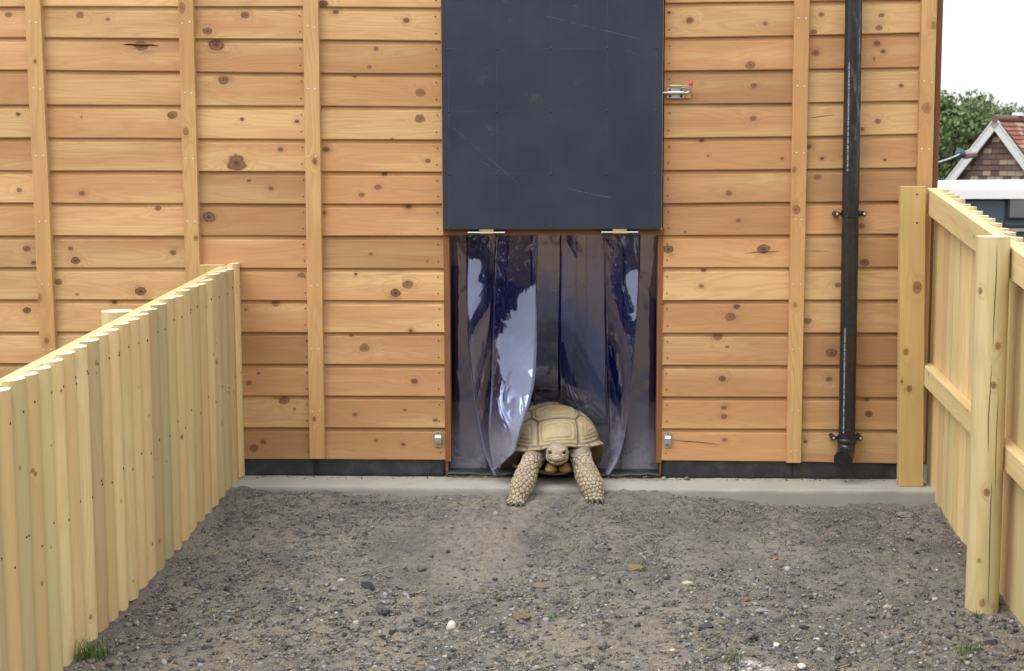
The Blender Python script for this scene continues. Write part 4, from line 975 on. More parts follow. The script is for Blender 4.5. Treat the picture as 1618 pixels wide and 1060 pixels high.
def shell_pt(th, t, extra=0.):
    """th: 0 = front; t: 0 top .. 1 rim"""
    c, s_ = np.cos(th), np.sin(th)
    rho = np.sin(np.minimum(t, 1.)*math.pi/2)**.97
    pz = np.cos(np.minimum(t, 1.)*math.pi/2)**.93
    front = np.maximum(c, 0)
    zr = .024+.114*sm((1.52-np.abs(th))/.70)+.014*np.exp(-((th)/.30)**2)
    zt = .283
    fl = np.clip((t-.84)/.16, 0, 1)**2
    flare = (.022*front**2+.006+.020*np.exp(-((np.abs(th)-.85)/.32)**2))*fl
    ex = np.sign(s_)*np.abs(s_)**.86; ey = np.sign(c)*np.abs(c)**.90
    r2 = rho+flare/.22
    x = SW*r2*ex*(1+.05*(c < 0)*(-c)); y = -SL*r2*ey
    z = zr+(zt-zr)*pz + .012*fl*front**2
    # notch in the front rim over the neck
    return x, y, z
def shell_xf(x, y, z):
    x2 = x*math.cos(roll)+(z-.15)*math.sin(roll)*1.0; z2 = (z-.15)*math.cos(roll)+x*math.sin(roll)*.9+.15
    return SCX+x2*math.cos(yaw)-y*math.sin(yaw), SCY+x2*math.sin(yaw)+y*math.cos(yaw), z2
cent = [(0, .66), (0, .22), (0, -.16), (0, -.50), (0, -.80), (.54, .56), (-.54, .56), (.60, .12), (-.60, .12), (.59, -.24), (-.59, -.24), (.44, -.62), (-.44, -.62)]
cent = [(a*1.0, b_) for a, b_ in cent]
nth, ntt = 300, 150
TH, TT = np.meshgrid(np.linspace(-math.pi, math.pi, nth, endpoint=False), np.linspace(.004, 1, ntt), indexing='xy')
px_, py_ = TT*np.sin(TH), TT*np.cos(TH)
wob = .016*(vnoise(px_, py_, 41, 9)-.5)
Dm = np.stack([np.hypot((px_-a)*(1. if abs(a) > .1 else 1.05), (py_-b_)*1.0) for a, b_ in cent], -1)
srt = np.sort(Dm, -1); e1_ = (srt[..., 1]-srt[..., 0])/2+wob; cid = np.argmin(Dm, -1)
TM = .90+.05*np.clip(np.cos(TH), 0, 1)
kk_ = 24; mth = (TH/(2*math.pi)*kk_)          # marginals; a seam lies on the midline in front
em = np.abs(mth-np.round(mth))*2*math.pi/kk_*1.0
isM = TT > TM
edge = np.where(isM, np.minimum(em*.95, np.abs(TT-TM)*1.0), np.minimum(e1_, np.abs(TT-TM)))
edge = np.maximum(edge, 0)
cidm = np.where(isM, 40+np.floor(mth), cid)
rnd = np.random.default_rng(3).random(200)
xs_, ys_, zs_ = shell_pt(TH, TT)
# normals by finite difference for the relief
P0 = np.stack([xs_, ys_, zs_], -1)
dth = np.roll(P0, -1, 1)-np.roll(P0, 1, 1); dtt = np.gradient(P0, axis=0); Nn = np.cross(dth, dtt); Nn /= np.linalg.norm(Nn, axis=-1, keepdims=True)+1e-9
Nn *= np.sign((Nn*(P0-np.array([0, 0, .1]))).sum(-1, keepdims=True))
relief = -.0052*np.exp(-(edge/.026)**2)*np.where(isM, .35, 1) + .0062*np.clip(edge/.2, 0, 1)**.7*(~isM) + .0022*np.sin(edge*105)*np.exp(-(edge/.16)**2)*(~isM) + .0011*np.sin(edge*150)*isM
relief *= np.clip(TT/.05, 0, 1)
P0 = P0+Nn*relief[..., None]
xs_, ys_, zs_ = shell_xf(P0[..., 0], P0[..., 1], P0[..., 2])
VS = np.stack([xs_, ys_, zs_], -1)
# rim lip and underside
rim = VS[-1]; cen = rim.mean(0); lipcols = []
lay = []
inw = (np.array([SCX, SCY, 0])-rim); inw[:, 2] = 0; inl = np.linalg.norm(inw, axis=1, keepdims=True); inw /= inl
fr_ = np.clip(np.cos(TH[0]), 0, 1)[:, None]
for d_, dz in ((.003, -.006), (.010, -.008), (.020, -.004), (.045, .010), (.085, .016)):
    lay.append(rim+inw*d_+np.array([0, 0, 1.])*(dz*(fr_*1.0) - (1-fr_)*d_*.55))
VS = np.concatenate([VS, np.stack(lay)], 0)
at = np.stack([np.clip(edge/.10, 0, 1), np.clip(edge, 0, 1), rnd[cidm.astype(int) % 200], np.ones_like(edge)], -1)
at = np.concatenate([at, np.tile(np.array([.8, .3, .5, 1.]), (5, nth, 1))], 0)
nr = VS.shape[0]; idx = np.arange(nr*nth).reshape(nr, nth)
q = np.stack([idx[:-1], np.roll(idx, -1, 1)[:-1], np.roll(idx, -1, 1)[1:], idx[1:]], -1).reshape(-1, 4)
faces = [tuple(f) for f in q]+[tuple(idx[0][::-1])]
root3 = np.array(TROOT)
shell = np_mesh('shell', VS.reshape(-1, 3)-root3, faces, M['shell'], attrs={'scute': at.reshape(-1, 4)})
# body: one skin grown over spheres along the limbs
balls = []
def chain(pts, steps=9):
    for (p, r), (p2, r2) in zip(pts, pts[1:]):
        for s_ in np.linspace(0, 1, steps): balls.append((np.array(p)*(1-s_)+np.array(p2)*s_, np.array([1, 1, 1.])*(r*(1-s_)+r2*s_)))
def pw(x, y, Yp): return atY(x, y, Yp)
H = pw(880.3, 717.5, -.235)
sp_ = lambda p, r: balls.append((np.array(p), np.array(r, float)))
sp_((-.105, .15, .125), (.165, .22, .085)); sp_((-.105, -.01, .105), (.135, .085, .055))
chain([((-.098, .0, .112), .058), (tuple(H+np.array([0, .075, -.012])), .047), (tuple(H+np.array([0, .03, 0])), .042)])
sp_(H+np.array([0, .012, .003]), (.0455, .050, .0405)); sp_(H+np.array([0, -.014, -.004]), (.0405, .036, .034)); sp_(H+np.array([0, -.032, -.010]), (.028, .027, .0220)); sp_(H+np.array([0, -.046, -.008]), (.016, .016, .014))
sp_(H+np.array([0, -.022, -.024]), (.031, .028, .0165)); sp_(H+np.array([0, .02, -.022]), (.038, .04, .024))
for s_ in (-1, 1):
    sp_(H+np.array([s_*.0265, -.022, .0225]), (.0115, .013, .0070)); sp_(H+np.array([s_*.030, -.006, -.012]), (.016, .024, .020)); sp_(H+np.array([s_*.026, -.030, -.0015]), (.0095, .008, .0045))
fl_feet = []
chain([((-.175, .02, .115), .060), (tuple(pw(846, 718, -.105)), .049), (tuple(pw(837, 735, -.19)), .0375), (tuple(pw(831, 751, -.235)), .0445), (tuple(pw(825, 767, -.268)), .0465), (tuple(pw(819.5, 781, -.290)), .0365)], 10)
FL = pw(817, 793, -.30); chain([(tuple(pw(819, 783, -.288)), .035), (tuple(FL+np.array([0, -.004, .006])), .034)])
chain([((-.035, .02, .115), .060), (tuple(pw(916, 716, -.105)), .048), (tuple(pw(921, 733, -.17)), .0405), (tuple(pw(927, 750, -.232)), .0475), (tuple(pw(936, 768, -.268)), .0465), (tuple(pw(940, 782, -.287)), .036)], 10)
FR = pw(938.5, 791, -.298); chain([(tuple(pw(939, 782, -.286)), .035), (tuple(FR+np.array([0, -.004, .006])), .033)])
for s_ in (-1, 1):          # hind legs inside the doorway
    chain([((-.13+s_*.09, .36, .10), .06), ((-.13+s_*.125, .39, .05), .052), ((-.13+s_*.13, .37, .035), .05)])
toes = []
for F_, sgn, offs in ((FL, -1, (-.026, -.011, .004, .019)), (FR, 1, (-.021, -.006, .009, .023))):
    gz_ = float(gz(F_[0], F_[1]-.03))
    for k, dx in enumerate(offs):
        a = F_+np.array([dx, -.020-.008*math.cos((k-1.5)*.9), .002]); z_ = max(a[2]-.006, gz_+.010); 
        p2 = np.array([a[0]+dx*.25, a[1]-.016, max(gz_+.012, a[2]-.010)]); chain([(tuple(F_+np.array([dx*.6, 0, .004])), .020), (tuple(a), .0125), (tuple(p2), .0098)], 5); toes.append((p2, np.array([dx*9.+(-.55 if sgn < 0 else .12), -1, -.5])))
chain([((-.13, .42, .075), .035), ((-.14, .46, .05), .012)])
bm = bmesh.new()
for c_, r_ in balls:
    bmesh.ops.create_icosphere(bm, subdivisions=3, radius=1, matrix=Matrix.Translation(Vector(c_-root3)) @ Matrix.Diagonal((*r_, 1)))
tm = bpy.data.meshes.new('tmp'); bm.to_mesh(tm); bm.free(); to = bpy.data.objects.new('tmp', tm); C.objects.link(to)
rmod = to.modifiers.new('r', 'REMESH'); rmod.mode = 'VOXEL'; rmod.voxel_size = .0026
bpy.context.view_layer.update(); dg = bpy.context.evaluated_depsgraph_get()
me = bpy.data.meshes.new_from_object(to.evaluated_get(dg)); bpy.data.objects.remove(to)
V = np.zeros(len(me.vertices)*3); me.vertices.foreach_get('co', V); V = V.reshape(-1, 3)
E_ = np.zeros(len(me.edges)*2, np.int64); me.edges.foreach_get('vertices', E_); E_ = E_.reshape(-1, 2)
deg = np.bincount(E_.ravel(), minlength=len(V))[:, None]
def smooth_(V, it, lam=.5):
    for _ in range(it):
        acc = np.zeros_like(V); np.add.at(acc, E_[:, 0], V[E_[:, 1]]); np.add.at(acc, E_[:, 1], V[E_[:, 0]]); V = V*(1-lam)+lam*acc/deg
    return V
Wp = V+root3; hd = np.linalg.norm((Wp-H)/np.array([.06, .075, .055]), axis=1)
soft = smooth_(V, 18); little = smooth_(V, 4); wgt = sm((hd-.75)/.5)[:, None]; 
toez = np.min(np.stack([np.linalg.norm(Wp-p, axis=1) for p, _ in toes]), 0); wgt = wgt*sm((toez-.015)/.02)[:, None]
V = little*(1-wgt)+soft*wgt; Wp = V+root3
me.vertices.foreach_set('co', V.astype(np.float32).ravel()); me.update()
Nv = np.zeros(len(V)*3, np.float32); me.vertices.foreach_get('normal', Nv); Nv = Nv.reshape(-1, 3).astype(float)
# big horny scales down the front of the forelegs
legm = np.zeros(len(V))
for F_, kne, s_ in ((FL, pw(845, 722, -.13), -1), (FR, pw(917, 722, -.12), 1)):
    ax = F_-kne; L_ = np.linalg.norm(ax); ax /= L_; t_ = ((Wp-kne)@ax)/L_; dist = np.linalg.norm(Wp-kne-np.outer(t_*L_, ax), axis=1)
    legm = np.maximum(legm, sm((t_-.02)/.16)*sm((.085-dist)/.02)*sm((.02-Wp[:, 1]-.10)/.03))
cand = np.where(legm > .4)[0]; rs = np.random.default_rng(5); rs.shuffle(cand); seeds = []
for i in cand:
    dmin = .0175 if legm[i] > .8 else .012
    if Wp[i, 2] < -.01: dmin = .0125
    dmin *= .72+.5*float(vnoise(Wp[i, 0]+Wp[i, 1], Wp[i, 2], 77, 32))
    if all(np.linalg.norm(Wp[i]-s_) > dmin for s_ in seeds): seeds.append(Wp[i])
seeds = np.array(seeds); e_ = np.ones(len(V))*.5
near_ = np.where(legm > .02)[0]
D_ = np.linalg.norm(Wp[near_][:, None]-seeds[None], axis=2); D_.sort(axis=1); e_[near_] = np.clip((D_[:, 1]-D_[:, 0])/.011, 0, 1)
hm = sm((1.12-hd)/.25)
V = V+Nv*(legm*(.0042*np.minimum(e_*1.4, 1)**.7-.0015))[:, None]
# folds of loose skin elsewhere, a mouth line and nostrils on the face
fold = .0016*(np.sin(Wp[:, 2]*330+Wp[:, 0]*60+4*vnoise(Wp[:, 0], Wp[:, 2], 8, 20))*.5+vnoise(Wp[:, 0]*1.0, Wp[:, 2]+Wp[:, 1], 9, 130)-.5)
V = V+Nv*(fold*(1-legm)*(1-hm)*2.2)[:, None]
hx, hy, hz_ = (Wp-H).T
mline = -.0235+.30*np.abs(hx)**1.0*.42+.004*np.exp(-(hx/.006)**2)*-1
mo = np.exp(-((hz_-mline)/.0026)**2)*sm((-.002-hy)/.02)*sm((.034-np.abs(hx))/.006)
V = V-Nv*(.0052*mo)[:, None]
for s_ in (-1, 1):
    V = V-Nv*(.003*np.exp(-(((hx-s_*.0055)/.0022)**2+((hz_+.0035)/.0018)**2))*(hy < -.03))[:, None]
    V = V-Nv*(.0035*np.exp(-(((hx-s_*.0262)/.008)**2+((hz_-.0125)/.0055)**2))*(hy < -.008))[:, None]
me.vertices.foreach_set('co', V.astype(np.float32).ravel())
a = me.attributes.new('skin', 'FLOAT_COLOR', 'POINT'); a.data.foreach_set('color', np.stack([np.where(mo > .3, .0, e_), np.maximum(legm, mo), hm*(1-mo), np.ones(len(V))], -1).astype(np.float32).ravel())
me.materials.clear(); me.materials.append(M['skin']); me.shade_smooth(); me.update()
tort = bpy.data.objects.new('tortoise', me); C.objects.link(tort); tort.location = TROOT
tag(tort, 'large sandy brown tortoise stepping out of the doorway over the kerb', 'tortoise')
shell.parent = tort
for s_ in (-1, 1):
    bm = bmesh.new(); bmesh.ops.create_uvsphere(bm, u_segments=20, v_segments=14, radius=.0092); m2 = bpy.data.meshes.new('eye'); bm.to_mesh(m2); bm.free(); m2.materials.append(M['eye']); m2.shade_smooth()
    o = bpy.data.objects.new('eye', m2); C.objects.link(o); o.parent = tort; o.location = H+np.array([s_*.0262, -.0272, .0130])-root3
for p, d in toes:
    d = d/np.linalg.norm(d); mb = MB(); p = p-root3
    mb.tube([p-d*.008, p+d*.006, p+d*.017+np.array([0, 0, -.001]), p+d*.027+np.array([0, 0, -.005])], [.0095, .0088, .0062, .0014], 12); o = mb.build('claw', M['claw'], smooth=60); o.parent = tort
# plastron with its two gular lobes
mb = MB(); P = []
for i in range(25):
    t = i/24; yy = -.118+t*.54; wd_ = .075+.085*sm(t*5)-.05*sm((t-.8)*5); zz = .030+.014*(1-sm(t*4))
    P.append([(-.105+(j/12-.5)*2*wd_-(yy-.0)*.12, yy, zz+.022*(abs(j/12-.5)*2)**3) for j in range(13)])
P = np.array(P)-root3; mb.grid(P); o = mb.build('plastron', M['gular'], smooth=60); o.parent = tort; o.modifiers.new('t', 'SOLIDIFY').thickness = .012
bm = bmesh.new()
for px, py, rr in ((870.5, 741.5, .0225), (893, 741, .0235)):
    c_ = pw(px, py, -.155)-root3
    bmesh.ops.create_icosphere(bm, subdivisions=3, radius=1, matrix=Matrix.Translation(Vector(c_)) @ Matrix.Rotation(.2*(1 if px > 880 else -1), 4, 'Z') @ Matrix.Diagonal((rr*1.12, rr*1.5, rr*.62, 1)))
    bmesh.ops.create_icosphere(bm, subdivisions=3, radius=1, matrix=Matrix.Translation(Vector(c_+np.array([0, .04, .004]))) @ Matrix.Diagonal((rr*1.15, rr*2.2, rr*.8, 1)))
for v in bm.verts: v.co += v.normal*random.uniform(-.0006, .0006)
gm = bpy.data.meshes.new('gular_lobe'); bm.to_mesh(gm); bm.free(); gm.materials.append(M['gular']); gm.shade_smooth(); o = bpy.data.objects.new('gular_lobe', gm); C.objects.link(o); o.parent = tort
# ------------------------------------------------------------------ small plants
def mat_leaf(name, c1, c2):
    b = NB(name); n = b.noise(b.obj(), 3., 2.); r = b.attr('scol')[0]
    col = b.mix(n, c1, c2); col = b.mix(.5, col, r, 'OVERLAY')
    s1 = b.bsdf(col, .5, None, .3); t = b.n('ShaderNodeBsdfTranslucent'); b.put(t.inputs[0], col)
    mx = b.n('ShaderNodeMixShader'); mx.inputs[0].default_value = .28; b.nt.links.new(s1, mx.inputs[1]); b.nt.links.new(t.outputs[0], mx.inputs[2])
    return b.done(mx.outputs[0])
M['blade'] = mat_attrcol('grass_blade', rough=.5, var=.1)
def tuft(px, py, n, h, spread, label, base=None):
    p = on_ground(px, py) if base is None else np.array(base); V, Fc, cl = [], [], []
    for i in range(n):
        a = random.uniform(0, 6.28); r = spread*random.random()**.7; x, y = p[0]+r*math.cos(a), p[1]+r*math.sin(a)*.8; z = float(gz(x, y))-.003
        L = h*random.uniform(.4, 1.1); ln = random.uniform(0, .7); b2 = random.uniform(0, 6.28); w_ = random.uniform(.0012, .0026); b0 = len(V); s_ = np.array([-math.sin(b2), math.cos(b2), 0])
        for q in (0, .5, 1):
            c_ = np.array([x+math.cos(b2)*ln*L*q*q, y+math.sin(b2)*ln*L*q*q, z+L*q*(1-.3*ln*q)])
            for e in (-1, 1): V.append(c_+s_*w_*e*(1-q*.85))
        Fc += [(b0, b0+1, b0+3, b0+2), (b0+2, b0+3, b0+5, b0+4)]
        k = random.uniform(.7, 1.3); cl += [(.085*k, .15*k, .028*k, 1)]*6
    V = np.array(V)-p; o = np_mesh('grass_tuft', V, Fc, M['blade'], attrs={'scol': cl}, smooth=False); o.location = p
    return tag(o, label, 'grass tuft', 'grass tufts on the gravel')
tuft(143, 1040, 130, .075, .06, 'green grass tuft at the foot of the left fence')
tuft(873, 978, 22, .035, .02, 'tiny green grass tuft in the middle of the gravel')
tuft(1161, 1046, 26, .04, .03, 'small green tuft beside the white chalk patch')
tuft(1562, 968, 26, .07, .02, 'green sprig between the round post and the right fence')
tuft(1544, 978, 16, .04, .014, 'little green weed against the front of the round post')
tuft(1530, 1030, 40, .035, .05, 'sparse green grass in front of the round post')
# ------------------------------------------------------------------ beyond the fence: tile hung house
def mat_tiles(name, c1, c2, c3, pale, gauge, wd):
    b = NB(name); u = b.sep(b.uv('grain'))
    row = b.m('FLOOR', b.m('DIVIDE', u[1], gauge)); col_ = b.m('FLOOR', b.m('ADD', b.m('DIVIDE', u[0], wd), b.m('MULTIPLY', b.m('MODULO', row, 2.), .5)))
    wn = b.n('ShaderNodeTexWhiteNoise', noise_dimensions='2D'); b.put(wn.inputs['Vector'], b.comb(col_, row)); r = wn.outputs['Value']
    c = b.mix(b.step(r, .2, .8), c1, c2); c = b.mix(b.step(r, .70, .73), c, c3); 
    cl = b.noise(b.comb(b.m('MULTIPLY', u[0], .8), b.m('MULTIPLY', u[1], .8)), 1., 3.)
    c = b.mix(b.m('MULTIPLY', b.step(b.m('ADD', r, b.m('MULTIPLY', cl, .5)), 1.0, 1.06), .8), c, pale)
    fu = b.m('FRACT', b.m('ADD', b.m('DIVIDE', u[0], wd), b.m('MULTIPLY', b.m('MODULO', row, 2.), .5)))
    c = b.mix(b.m('MULTIPLY', b.m('LESS_THAN', fu, .07), .7), c, tuple(x*.35 for x in c1))
    return b.done(b.bsdf(c, .8, None, .2))
M['hung'] = mat_tiles('hung_tiles', (.085, .058, .048), (.115, .078, .065), (.15, .10, .08), (.27, .22, .17), .11, .17)
M['rooft'] = mat_tiles('roof_tiles', (.22, .085, .055), (.30, .12, .075), (.36, .17, .12), (.34, .25, .20), .11, .17)
M['barge'] = plain('painted_bargeboard', (.56, .57, .58), .6, .3, 0, .35, 12.)
M['brickw'] = plain('brick_base', (.25, .12, .08), .9, .2, 0, .5, 20.)
AP = atD(1577, 190, 30.); g_ = np.array([.77, -.64, 0]); rg = np.array([.64, .77, 0]); hw, pit = 2.4, math.radians(51); hh = hw*math.tan(pit)
house = tag(empty('tile_hung_house', (AP[0], AP[1], -2.6)), 'cottage with red tiled roof and brown tile hung gable beyond the right fence', 'house')
def courses(mb, O, Ud, Vd, Nd, Wf, Ht, gauge=.11, mi=0):
    """overlapping tile courses: each one a tilted strip with a real lower edge"""
    k = int(Ht/gauge)
    for i in range(k):
        v0, v1 = i*gauge, (i+1)*gauge; a0, b0 = Wf(v0); a1, b1 = Wf(v1)
        if b0-a0 < .02: continue
        ids = mb.verts([O+Ud*a0+Vd*v0+Nd*.028, O+Ud*b0+Vd*v0+Nd*.028, O+Ud*b1+Vd*v1+Nd*.006, O+Ud*a1+Vd*v1+Nd*.006, O+Ud*a0+Vd*v0, O+Ud*b0+Vd*v0])
        e = 1e-3
        mb.face([ids, ids+1, ids+2, ids+3], mi, [(a0+20, v0+e), (b0+20, v0+e), (b1+20, v1-e), (a1+20, v1-e)])
        mb.face([ids+4, ids+5, ids+1, ids], mi, [(a0+20, v0+e), (b0+20, v0+e), (b0+20, v0+e), (a0+20, v0+e)])
ez = AP[2]-hh; BASE = np.array([AP[0], AP[1], ez])
mb = MB(); o_ = BASE-rg*0
courses(mb, o_-Z*1.2, g_, Z, -rg, lambda v: (-hw+max(0, v-1.2)/math.tan(pit)+.05, hw-max(0, v-1.2)/math.tan(pit)-.05), hh+1.2)
ids = mb.verts([BASE-g_*hw-Z*1.2, BASE+g_*hw-Z*1.2, BASE+g_*hw, AP, BASE-g_*hw]); mb.face([ids, ids+1, ids+2, ids+3, ids+4], 0)
adopt(house, mb.build('gable_wall', M['hung']))
mb = MB(); LEN = 7.
for s_ in (-1, 1):
    c0 = BASE+g_*hw*s_; ids = mb.verts([c0+Z*-1.6, c0+rg*LEN-Z*1.6, c0+rg*LEN+Z*.0, c0]); mb.face([ids, ids+1, ids+2, ids+3])
e0_ = BASE+rg*LEN; ids = mb.verts([e0_-g_*hw-Z*1.6, e0_+g_*hw-Z*1.6, e0_+g_*hw, e0_+Z*hh, e0_-g_*hw]); mb.face([ids, ids+1, ids+2, ids+3, ids+4])
ids = mb.verts([BASE-g_*hw-Z*1.6+rg*.01, BASE+g_*hw-Z*1.6+rg*.01, BASE+g_*hw-Z*1.2+rg*.01, BASE-g_*hw-Z*1.2+rg*.01]); mb.face([ids, ids+1, ids+2, ids+3])
adopt(house, mb.build('side_wall', M['brickw']))
mb = MB(); sl_ = hh/math.sin(pit)+.25
for s_ in (-1, 1):
    Vd = np.array([-g_[0]*s_*math.cos(pit), -g_[1]*s_*math.cos(pit), math.sin(pit)]); Nd = g_*s_*math.sin(pit)+Z*math.cos(pit)
    O = AP-Vd*sl_+Nd*.06-rg*.16; courses(mb, O, rg, Vd, Nd, lambda v: (0, LEN+.3), sl_)
    ids = mb.verts([O-Nd*.05, O+rg*(LEN+.3)-Nd*.05, O+rg*(LEN+.3)+Vd*sl_-Nd*.05, O+Vd*sl_-Nd*.05]); mb.face([ids, ids+1, ids+2, ids+3])
roof = adopt(house, mb.build('roof', M['rooft']))
mb = MB()
for i in range(24): 
    p = AP+Z*.06-rg*.16+rg*(i*.31); mb.tube([p-Z*.03, p+rg*.30-Z*.03], [.075, .085], 10)
sub(roof, mb.build('ridge_tile', M['rooft'], smooth=50))
for s_ in (-1, 1):
    Vd = np.array([g_[0]*s_*math.cos(pit), g_[1]*s_*math.cos(pit), -math.sin(pit)]); Nd = g_*s_*math.sin(pit)+Z*math.cos(pit); mb = MB()
    O = AP-rg*.15+Nd*.045; ln = sl_; bw = .17
    c8 = [O-Nd*bw, O-Nd*bw+Vd*ln, O+Vd*ln, O]; c9 = [q_+rg*.045 for q_ in c8]; ids = mb.verts(c8+c9)
    for f in ((0, 1, 2, 3), (7, 6, 5, 4), (0, 4, 5, 1), (1, 5, 6, 2), (2, 6, 7, 3), (3, 7, 4, 0)): mb.face([ids+k for k in f])
    adopt(house, mb.build('bargeboard', M['barge']))
mb = MB(); p = AP-rg*.15; mb.tube([p+Z*.10+rg*1.05, p+Z*.17+rg*1.05], [.13, .10], 12); adopt(house, mb.build('ridge_vent', M['barge']))
# overhead service cable with its anchor
cb = tag(empty('overhead_cable', tuple(atD(1518, 243, 28.6))), 'white overhead cable with a dark anchor clamp tied to the gable', 'cable')
pA, pB = atD(1440, 262, 24.), atD(1517, 243, 28.6); pC = atD(1544, 231.5, 29.8); mb = MB()
mb.tube([pA*(1-t)+pB*t-Z*.10*4*t*(1-t)*.5 for t in np.linspace(0, 1, 9)], .013, 8); mb.tube([pB, pC], .012, 8); adopt(cb, mb.build('cable', M['barge']))
M['blueins'] = plain('dark_blue_fitting', (.03, .042, .075), .4)
mb = MB(); q0, q1 = atD(1511, 240, 28.6), atD(1525, 246, 28.6); mb.tube([q0, q0*.7+q1*.3, q0*.3+q1*.7, q1], [.05, .09, .085, .04], 12); mb.tube([atD(1512, 237, 28.6), atD(1520, 238, 28.6)], .04, 8)
adopt(cb, mb.build('anchor_clamp', M['blueins'], smooth=50))
M['rust'] = plain('rusty_bracket', (.16, .09, .05), .8)
mb = MB(); mb.tube([atD(1525, 247, 28.7), atD(1541, 244.5, 29.5)], [.055, .05], 8); adopt(cb, mb.build('bracket', M['rust']))
# ------------------------------------------------------------------ four wheel drive beyond the fence
M['vblue'] = plain('slate_blue_paint', (.055, .085, .115), .35, .5, 0, .1, 4.); M['vwhite'] = plain('white_roof_paint', (.80, .80, .80), .4, .5, 0, .04, 5.)
M['glass'] = plain('vehicle_glass', (.16, .19, .23), .04, .9, .35, .05, 2.); M['tyre'] = plain('tyre_rubber', (.025, .025, .025), .8); M['vdark'] = plain('dark_trim', (.02, .022, .026), .5)
VD = 14.; v0 = atD(1398, 300, VD); v0[2] = 0
veh = tag(empty('off_road_vehicle', (v0[0]+2.1, v0[1]+.8, -.95)), 'slate blue boxy off road vehicle with white roof parked beyond the right fence', 'vehicle')
zt_ = atD(1540, 289, VD)[2]; zg = atD(1540, 312, VD)[2]
def bev(o, w_=.02, s_=3): m_ = o.modifiers.new('b', 'BEVEL'); m_.width = w_; m_.segments = s_; m_.limit_method = 'ANGLE'; return o
vx, vy = v0[0], v0[1]; LV, WV = 4.3, 1.75
mb = MB(); mb.box((vx+.02, vy+.02, -.62), (vx+LV-1.15, vy+WV-.02, zg-.012)); mb.box((vx+LV-1.14, vy+.08, -.62), (vx+LV, vy+WV-.08, .28)); body = adopt(veh, bev(mb.build('body', M['vblue']), .04))
mb = MB(); P = []
for y_ in np.linspace(0, 1, 9):
    yy = vy-.03+(WV+.06)*y_; arch = .055*(1-(2*y_-1)**2)**.5 if 0 < y_ < 1 else 0
    P.append([(vx-.02+(LV-1.15)*x_, yy, zt_-.085+arch*1.4+.020*math.sin(math.pi*x_)) for x_ in np.linspace(0, 1, 15)])
mb.grid(P); mb.box((vx-.02, vy-.03, zg-.01), (vx+LV-1.17, vy+WV+.03, zt_-.058)); adopt(veh, mb.build('roof', M['vwhite'], smooth=40))
wxa = atD(1590, 330, VD)[0]; wz0, wz1 = atD(1600, 347, VD)[2], atD(1600, 309, VD)[2]
for (xa, xb) in ((wxa, wxa+.62), (wxa+.86, wxa+1.5)):
    mb = MB(); mb.box((xa, vy-.012, wz0), (xb, vy+.03, wz1)); f = adopt(veh, bev(mb.build('window', M['vdark']), .015))
    mb = MB(); mb.box((xa+.022, vy-.016, wz0+.022), (xb-.022, vy-.011, wz1-.022)); sub(f, mb.build('pane', M['glass']))
mb = MB(); mb.box((atD(1587, 340, VD)[0], vy+.012, -.58), (atD(1588.6, 340, VD)[0], vy+.024, zg-.014)); mb.box((vx+.03, vy+.008, atD(1600, 356, VD)[2]-.03), (vx+LV-1.2, vy+.03, atD(1600, 356, VD)[2])); adopt(veh, mb.build('door_seam', M['vdark']))
mb = MB(); mb.box((wxa-.05, vy-.01, atD(1600, 362, VD)[2]-.02), (wxa+1.2, vy+.03, atD(1600, 362, VD)[2]+.006)); adopt(veh, mb.build('waist_trim', M['galv']))
for xw in (.85, 3.45):
    for yw, ya in ((-.03, .012), (WV-.17, WV-.022)):
        mb = MB(); c_ = np.array([vx+xw, vy+ya, -.56]); mb.tube([c_, c_+Y*.012], .45, 28); adopt(veh, mb.build('wheel_arch', M['vdark']))
        mb = MB(); c_ = np.array([vx+xw, vy+yw, -.58]); mb.tube([c_, c_+Y*.02, c_+Y*.18, c_+Y*.2], [.33, .37, .37, .33], 28); wh = adopt(veh, mb.build('wheel', M['tyre'], smooth=40))
        mb = MB(); mb.tube([c_-Y*.012, c_+Y*.212], .2, 20); sub(wh, mb.build('rim', M['galv'], smooth=40))
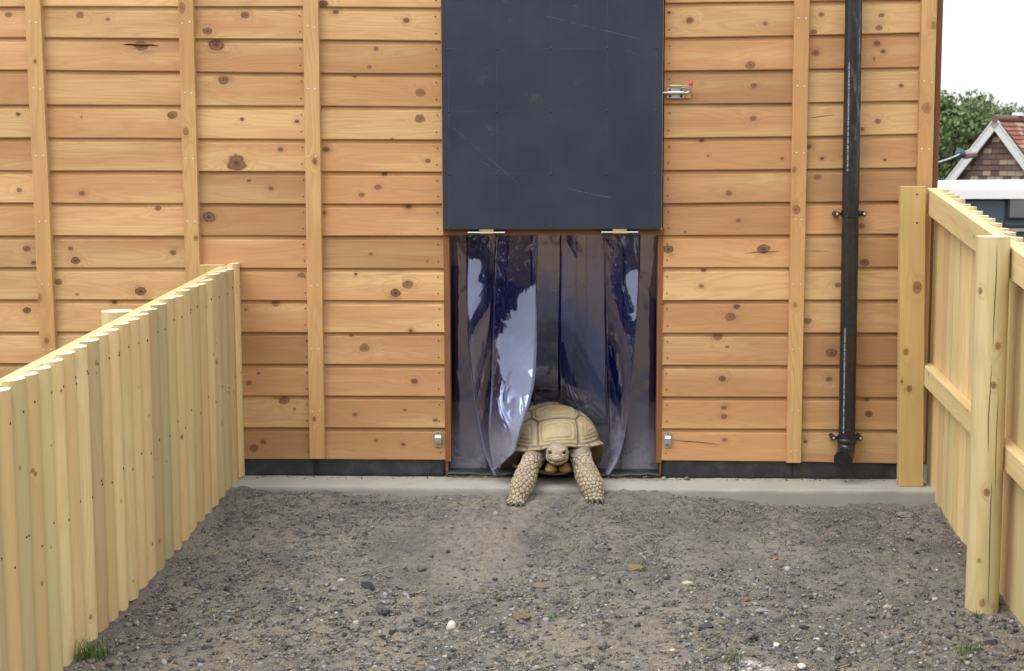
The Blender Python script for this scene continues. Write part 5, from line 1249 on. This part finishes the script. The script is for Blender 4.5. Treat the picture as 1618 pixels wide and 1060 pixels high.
# ------------------------------------------------------------------ trees beyond
M['leaf'] = mat_attrcol('tree_leaves', rough=.55, var=.15, scale=20.); M['bark'] = plain('bark', (.09, .07, .05), .9, .2, 0, .5, 6., .5)
def tree(base, h, R, n, label, c0, seed, leaf=.10):
    rs = np.random.default_rng(seed); root = tag(empty('broadleaf_tree', tuple(base)), label, 'tree', 'trees beyond the shed'); base = np.array(base, float)
    mb = MB(); mb.tube([base, base+Z*h*.3, base+Z*h*.6], [.32, .22, .12], 10); tips = []
    for k in range(9):
        a = rs.uniform(0, 6.28); z_ = h*rs.uniform(.28, .55); d = np.array([math.cos(a), math.sin(a), rs.uniform(.5, 1.2)]); L = R*rs.uniform(.6, .95)
        p = base+Z*z_; mb.tube([p, p+d*L*.5, p+d*L*.85+Z*.2], [.10, .06, .03], 7); tips.append(p+d*L*.85)
    adopt(root, mb.build('trunk', M['bark'], smooth=60))
    cl = []
    for k in range(64):
        u_ = rs.normal(size=3); u_ /= np.linalg.norm(u_); cl.append((base+Z*h*.62+u_*np.array([R, R, h*.36])*rs.uniform(.45, 1.0)**.5, R*rs.uniform(.16, .34)))
    ci = rs.integers(0, len(cl), n); cc = np.array([c_[0] for c_ in cl])[ci]; cr = np.array([c_[1] for c_ in cl])[ci]
    d = rs.normal(size=(n, 3)); d /= np.linalg.norm(d, axis=1)[:, None]; P = cc+d*(cr*rs.random(n)**.4)[:, None]*np.array([1.1, 1.1, .8])
    a = rs.normal(size=(n, 3)); a /= np.linalg.norm(a, axis=1)[:, None]; b_ = np.cross(a, d); b_ /= np.linalg.norm(b_, axis=1)[:, None]+1e-6
    s_ = leaf*rs.uniform(.6, 1.4, n)[:, None]
    V = np.stack([P-a*s_, P-b_*s_*.55, P+a*s_, P+b_*s_*.55], 1).reshape(-1, 3)-base; Fc = np.arange(n*4).reshape(n, 4)
    tone = (rs.uniform(.75, 1.3, n)*(.8+.4*rs.random(len(cl))[ci]))[:, None]*np.array(c0)
    o = np_mesh('crown', V, Fc, M['leaf'], attrs={'scol': np.concatenate([np.repeat(tone, 4, 0), np.ones((n*4, 1))], 1)}, smooth=False); o.parent = root
for px, pyt, dep, R, col_, lab, sd_ in ((1492, 146, 62., 3.4, (0.111, 0.169, 0.061), 'large mid green tree just right of the shed corner', 1), (1548, 166, 82., 3.6, (0.150, 0.200, 0.088), 'paler green tree behind the cottage ridge', 2),
                                 (1600, 168, 90., 3.8, (0.130, 0.181, 0.088), 'distant green tree at the right edge behind the roof', 3), (1530, 205, 70., 2.6, (0.098, 0.150, 0.057), 'dark low tree between the big tree and the cottage', 4)):
    tp = atD(px, pyt, dep); tree((tp[0], tp[1], -2.7), tp[2]+2.7, R, 24000, lab, col_, sd_)

# a far wood on the other side of the yard: it shows as the dark jagged skyline mirrored in the curtain
rs = np.random.default_rng(12); n = 9000; xx = rs.uniform(-45, 45, n); top = 6.2+2.2*vnoise(xx, xx*0, 4, .22)+1.3*vnoise(xx, xx*0, 6, .9)
P = np.stack([xx, -34+rs.normal(0, 1.6, n), -.4+top*rs.random(n)**.6], -1); a = rs.normal(size=(n, 3)); a /= np.linalg.norm(a, axis=1)[:, None]; b_ = np.cross(a, rs.normal(size=(n, 3))); b_ /= np.linalg.norm(b_, axis=1)[:, None]
s_ = rs.uniform(.35, .85, n)[:, None]; V = np.stack([P-a*s_, P-b_*s_*.7, P+a*s_, P+b_*s_*.7], 1).reshape(-1, 3)
wd = np_mesh('woodland', V, np.arange(n*4).reshape(n, 4), M['leaf'], attrs={'scol': np.concatenate([np.repeat(rs.uniform(.6, 1.4, n)[:, None]*np.array([[.05, .065, .03]]), 4, 0), np.ones((n*4, 1))], 1)}, smooth=False)
tag(wd, 'dark wood across the yard, mirrored in the plastic curtain', 'woodland', kind='stuff')
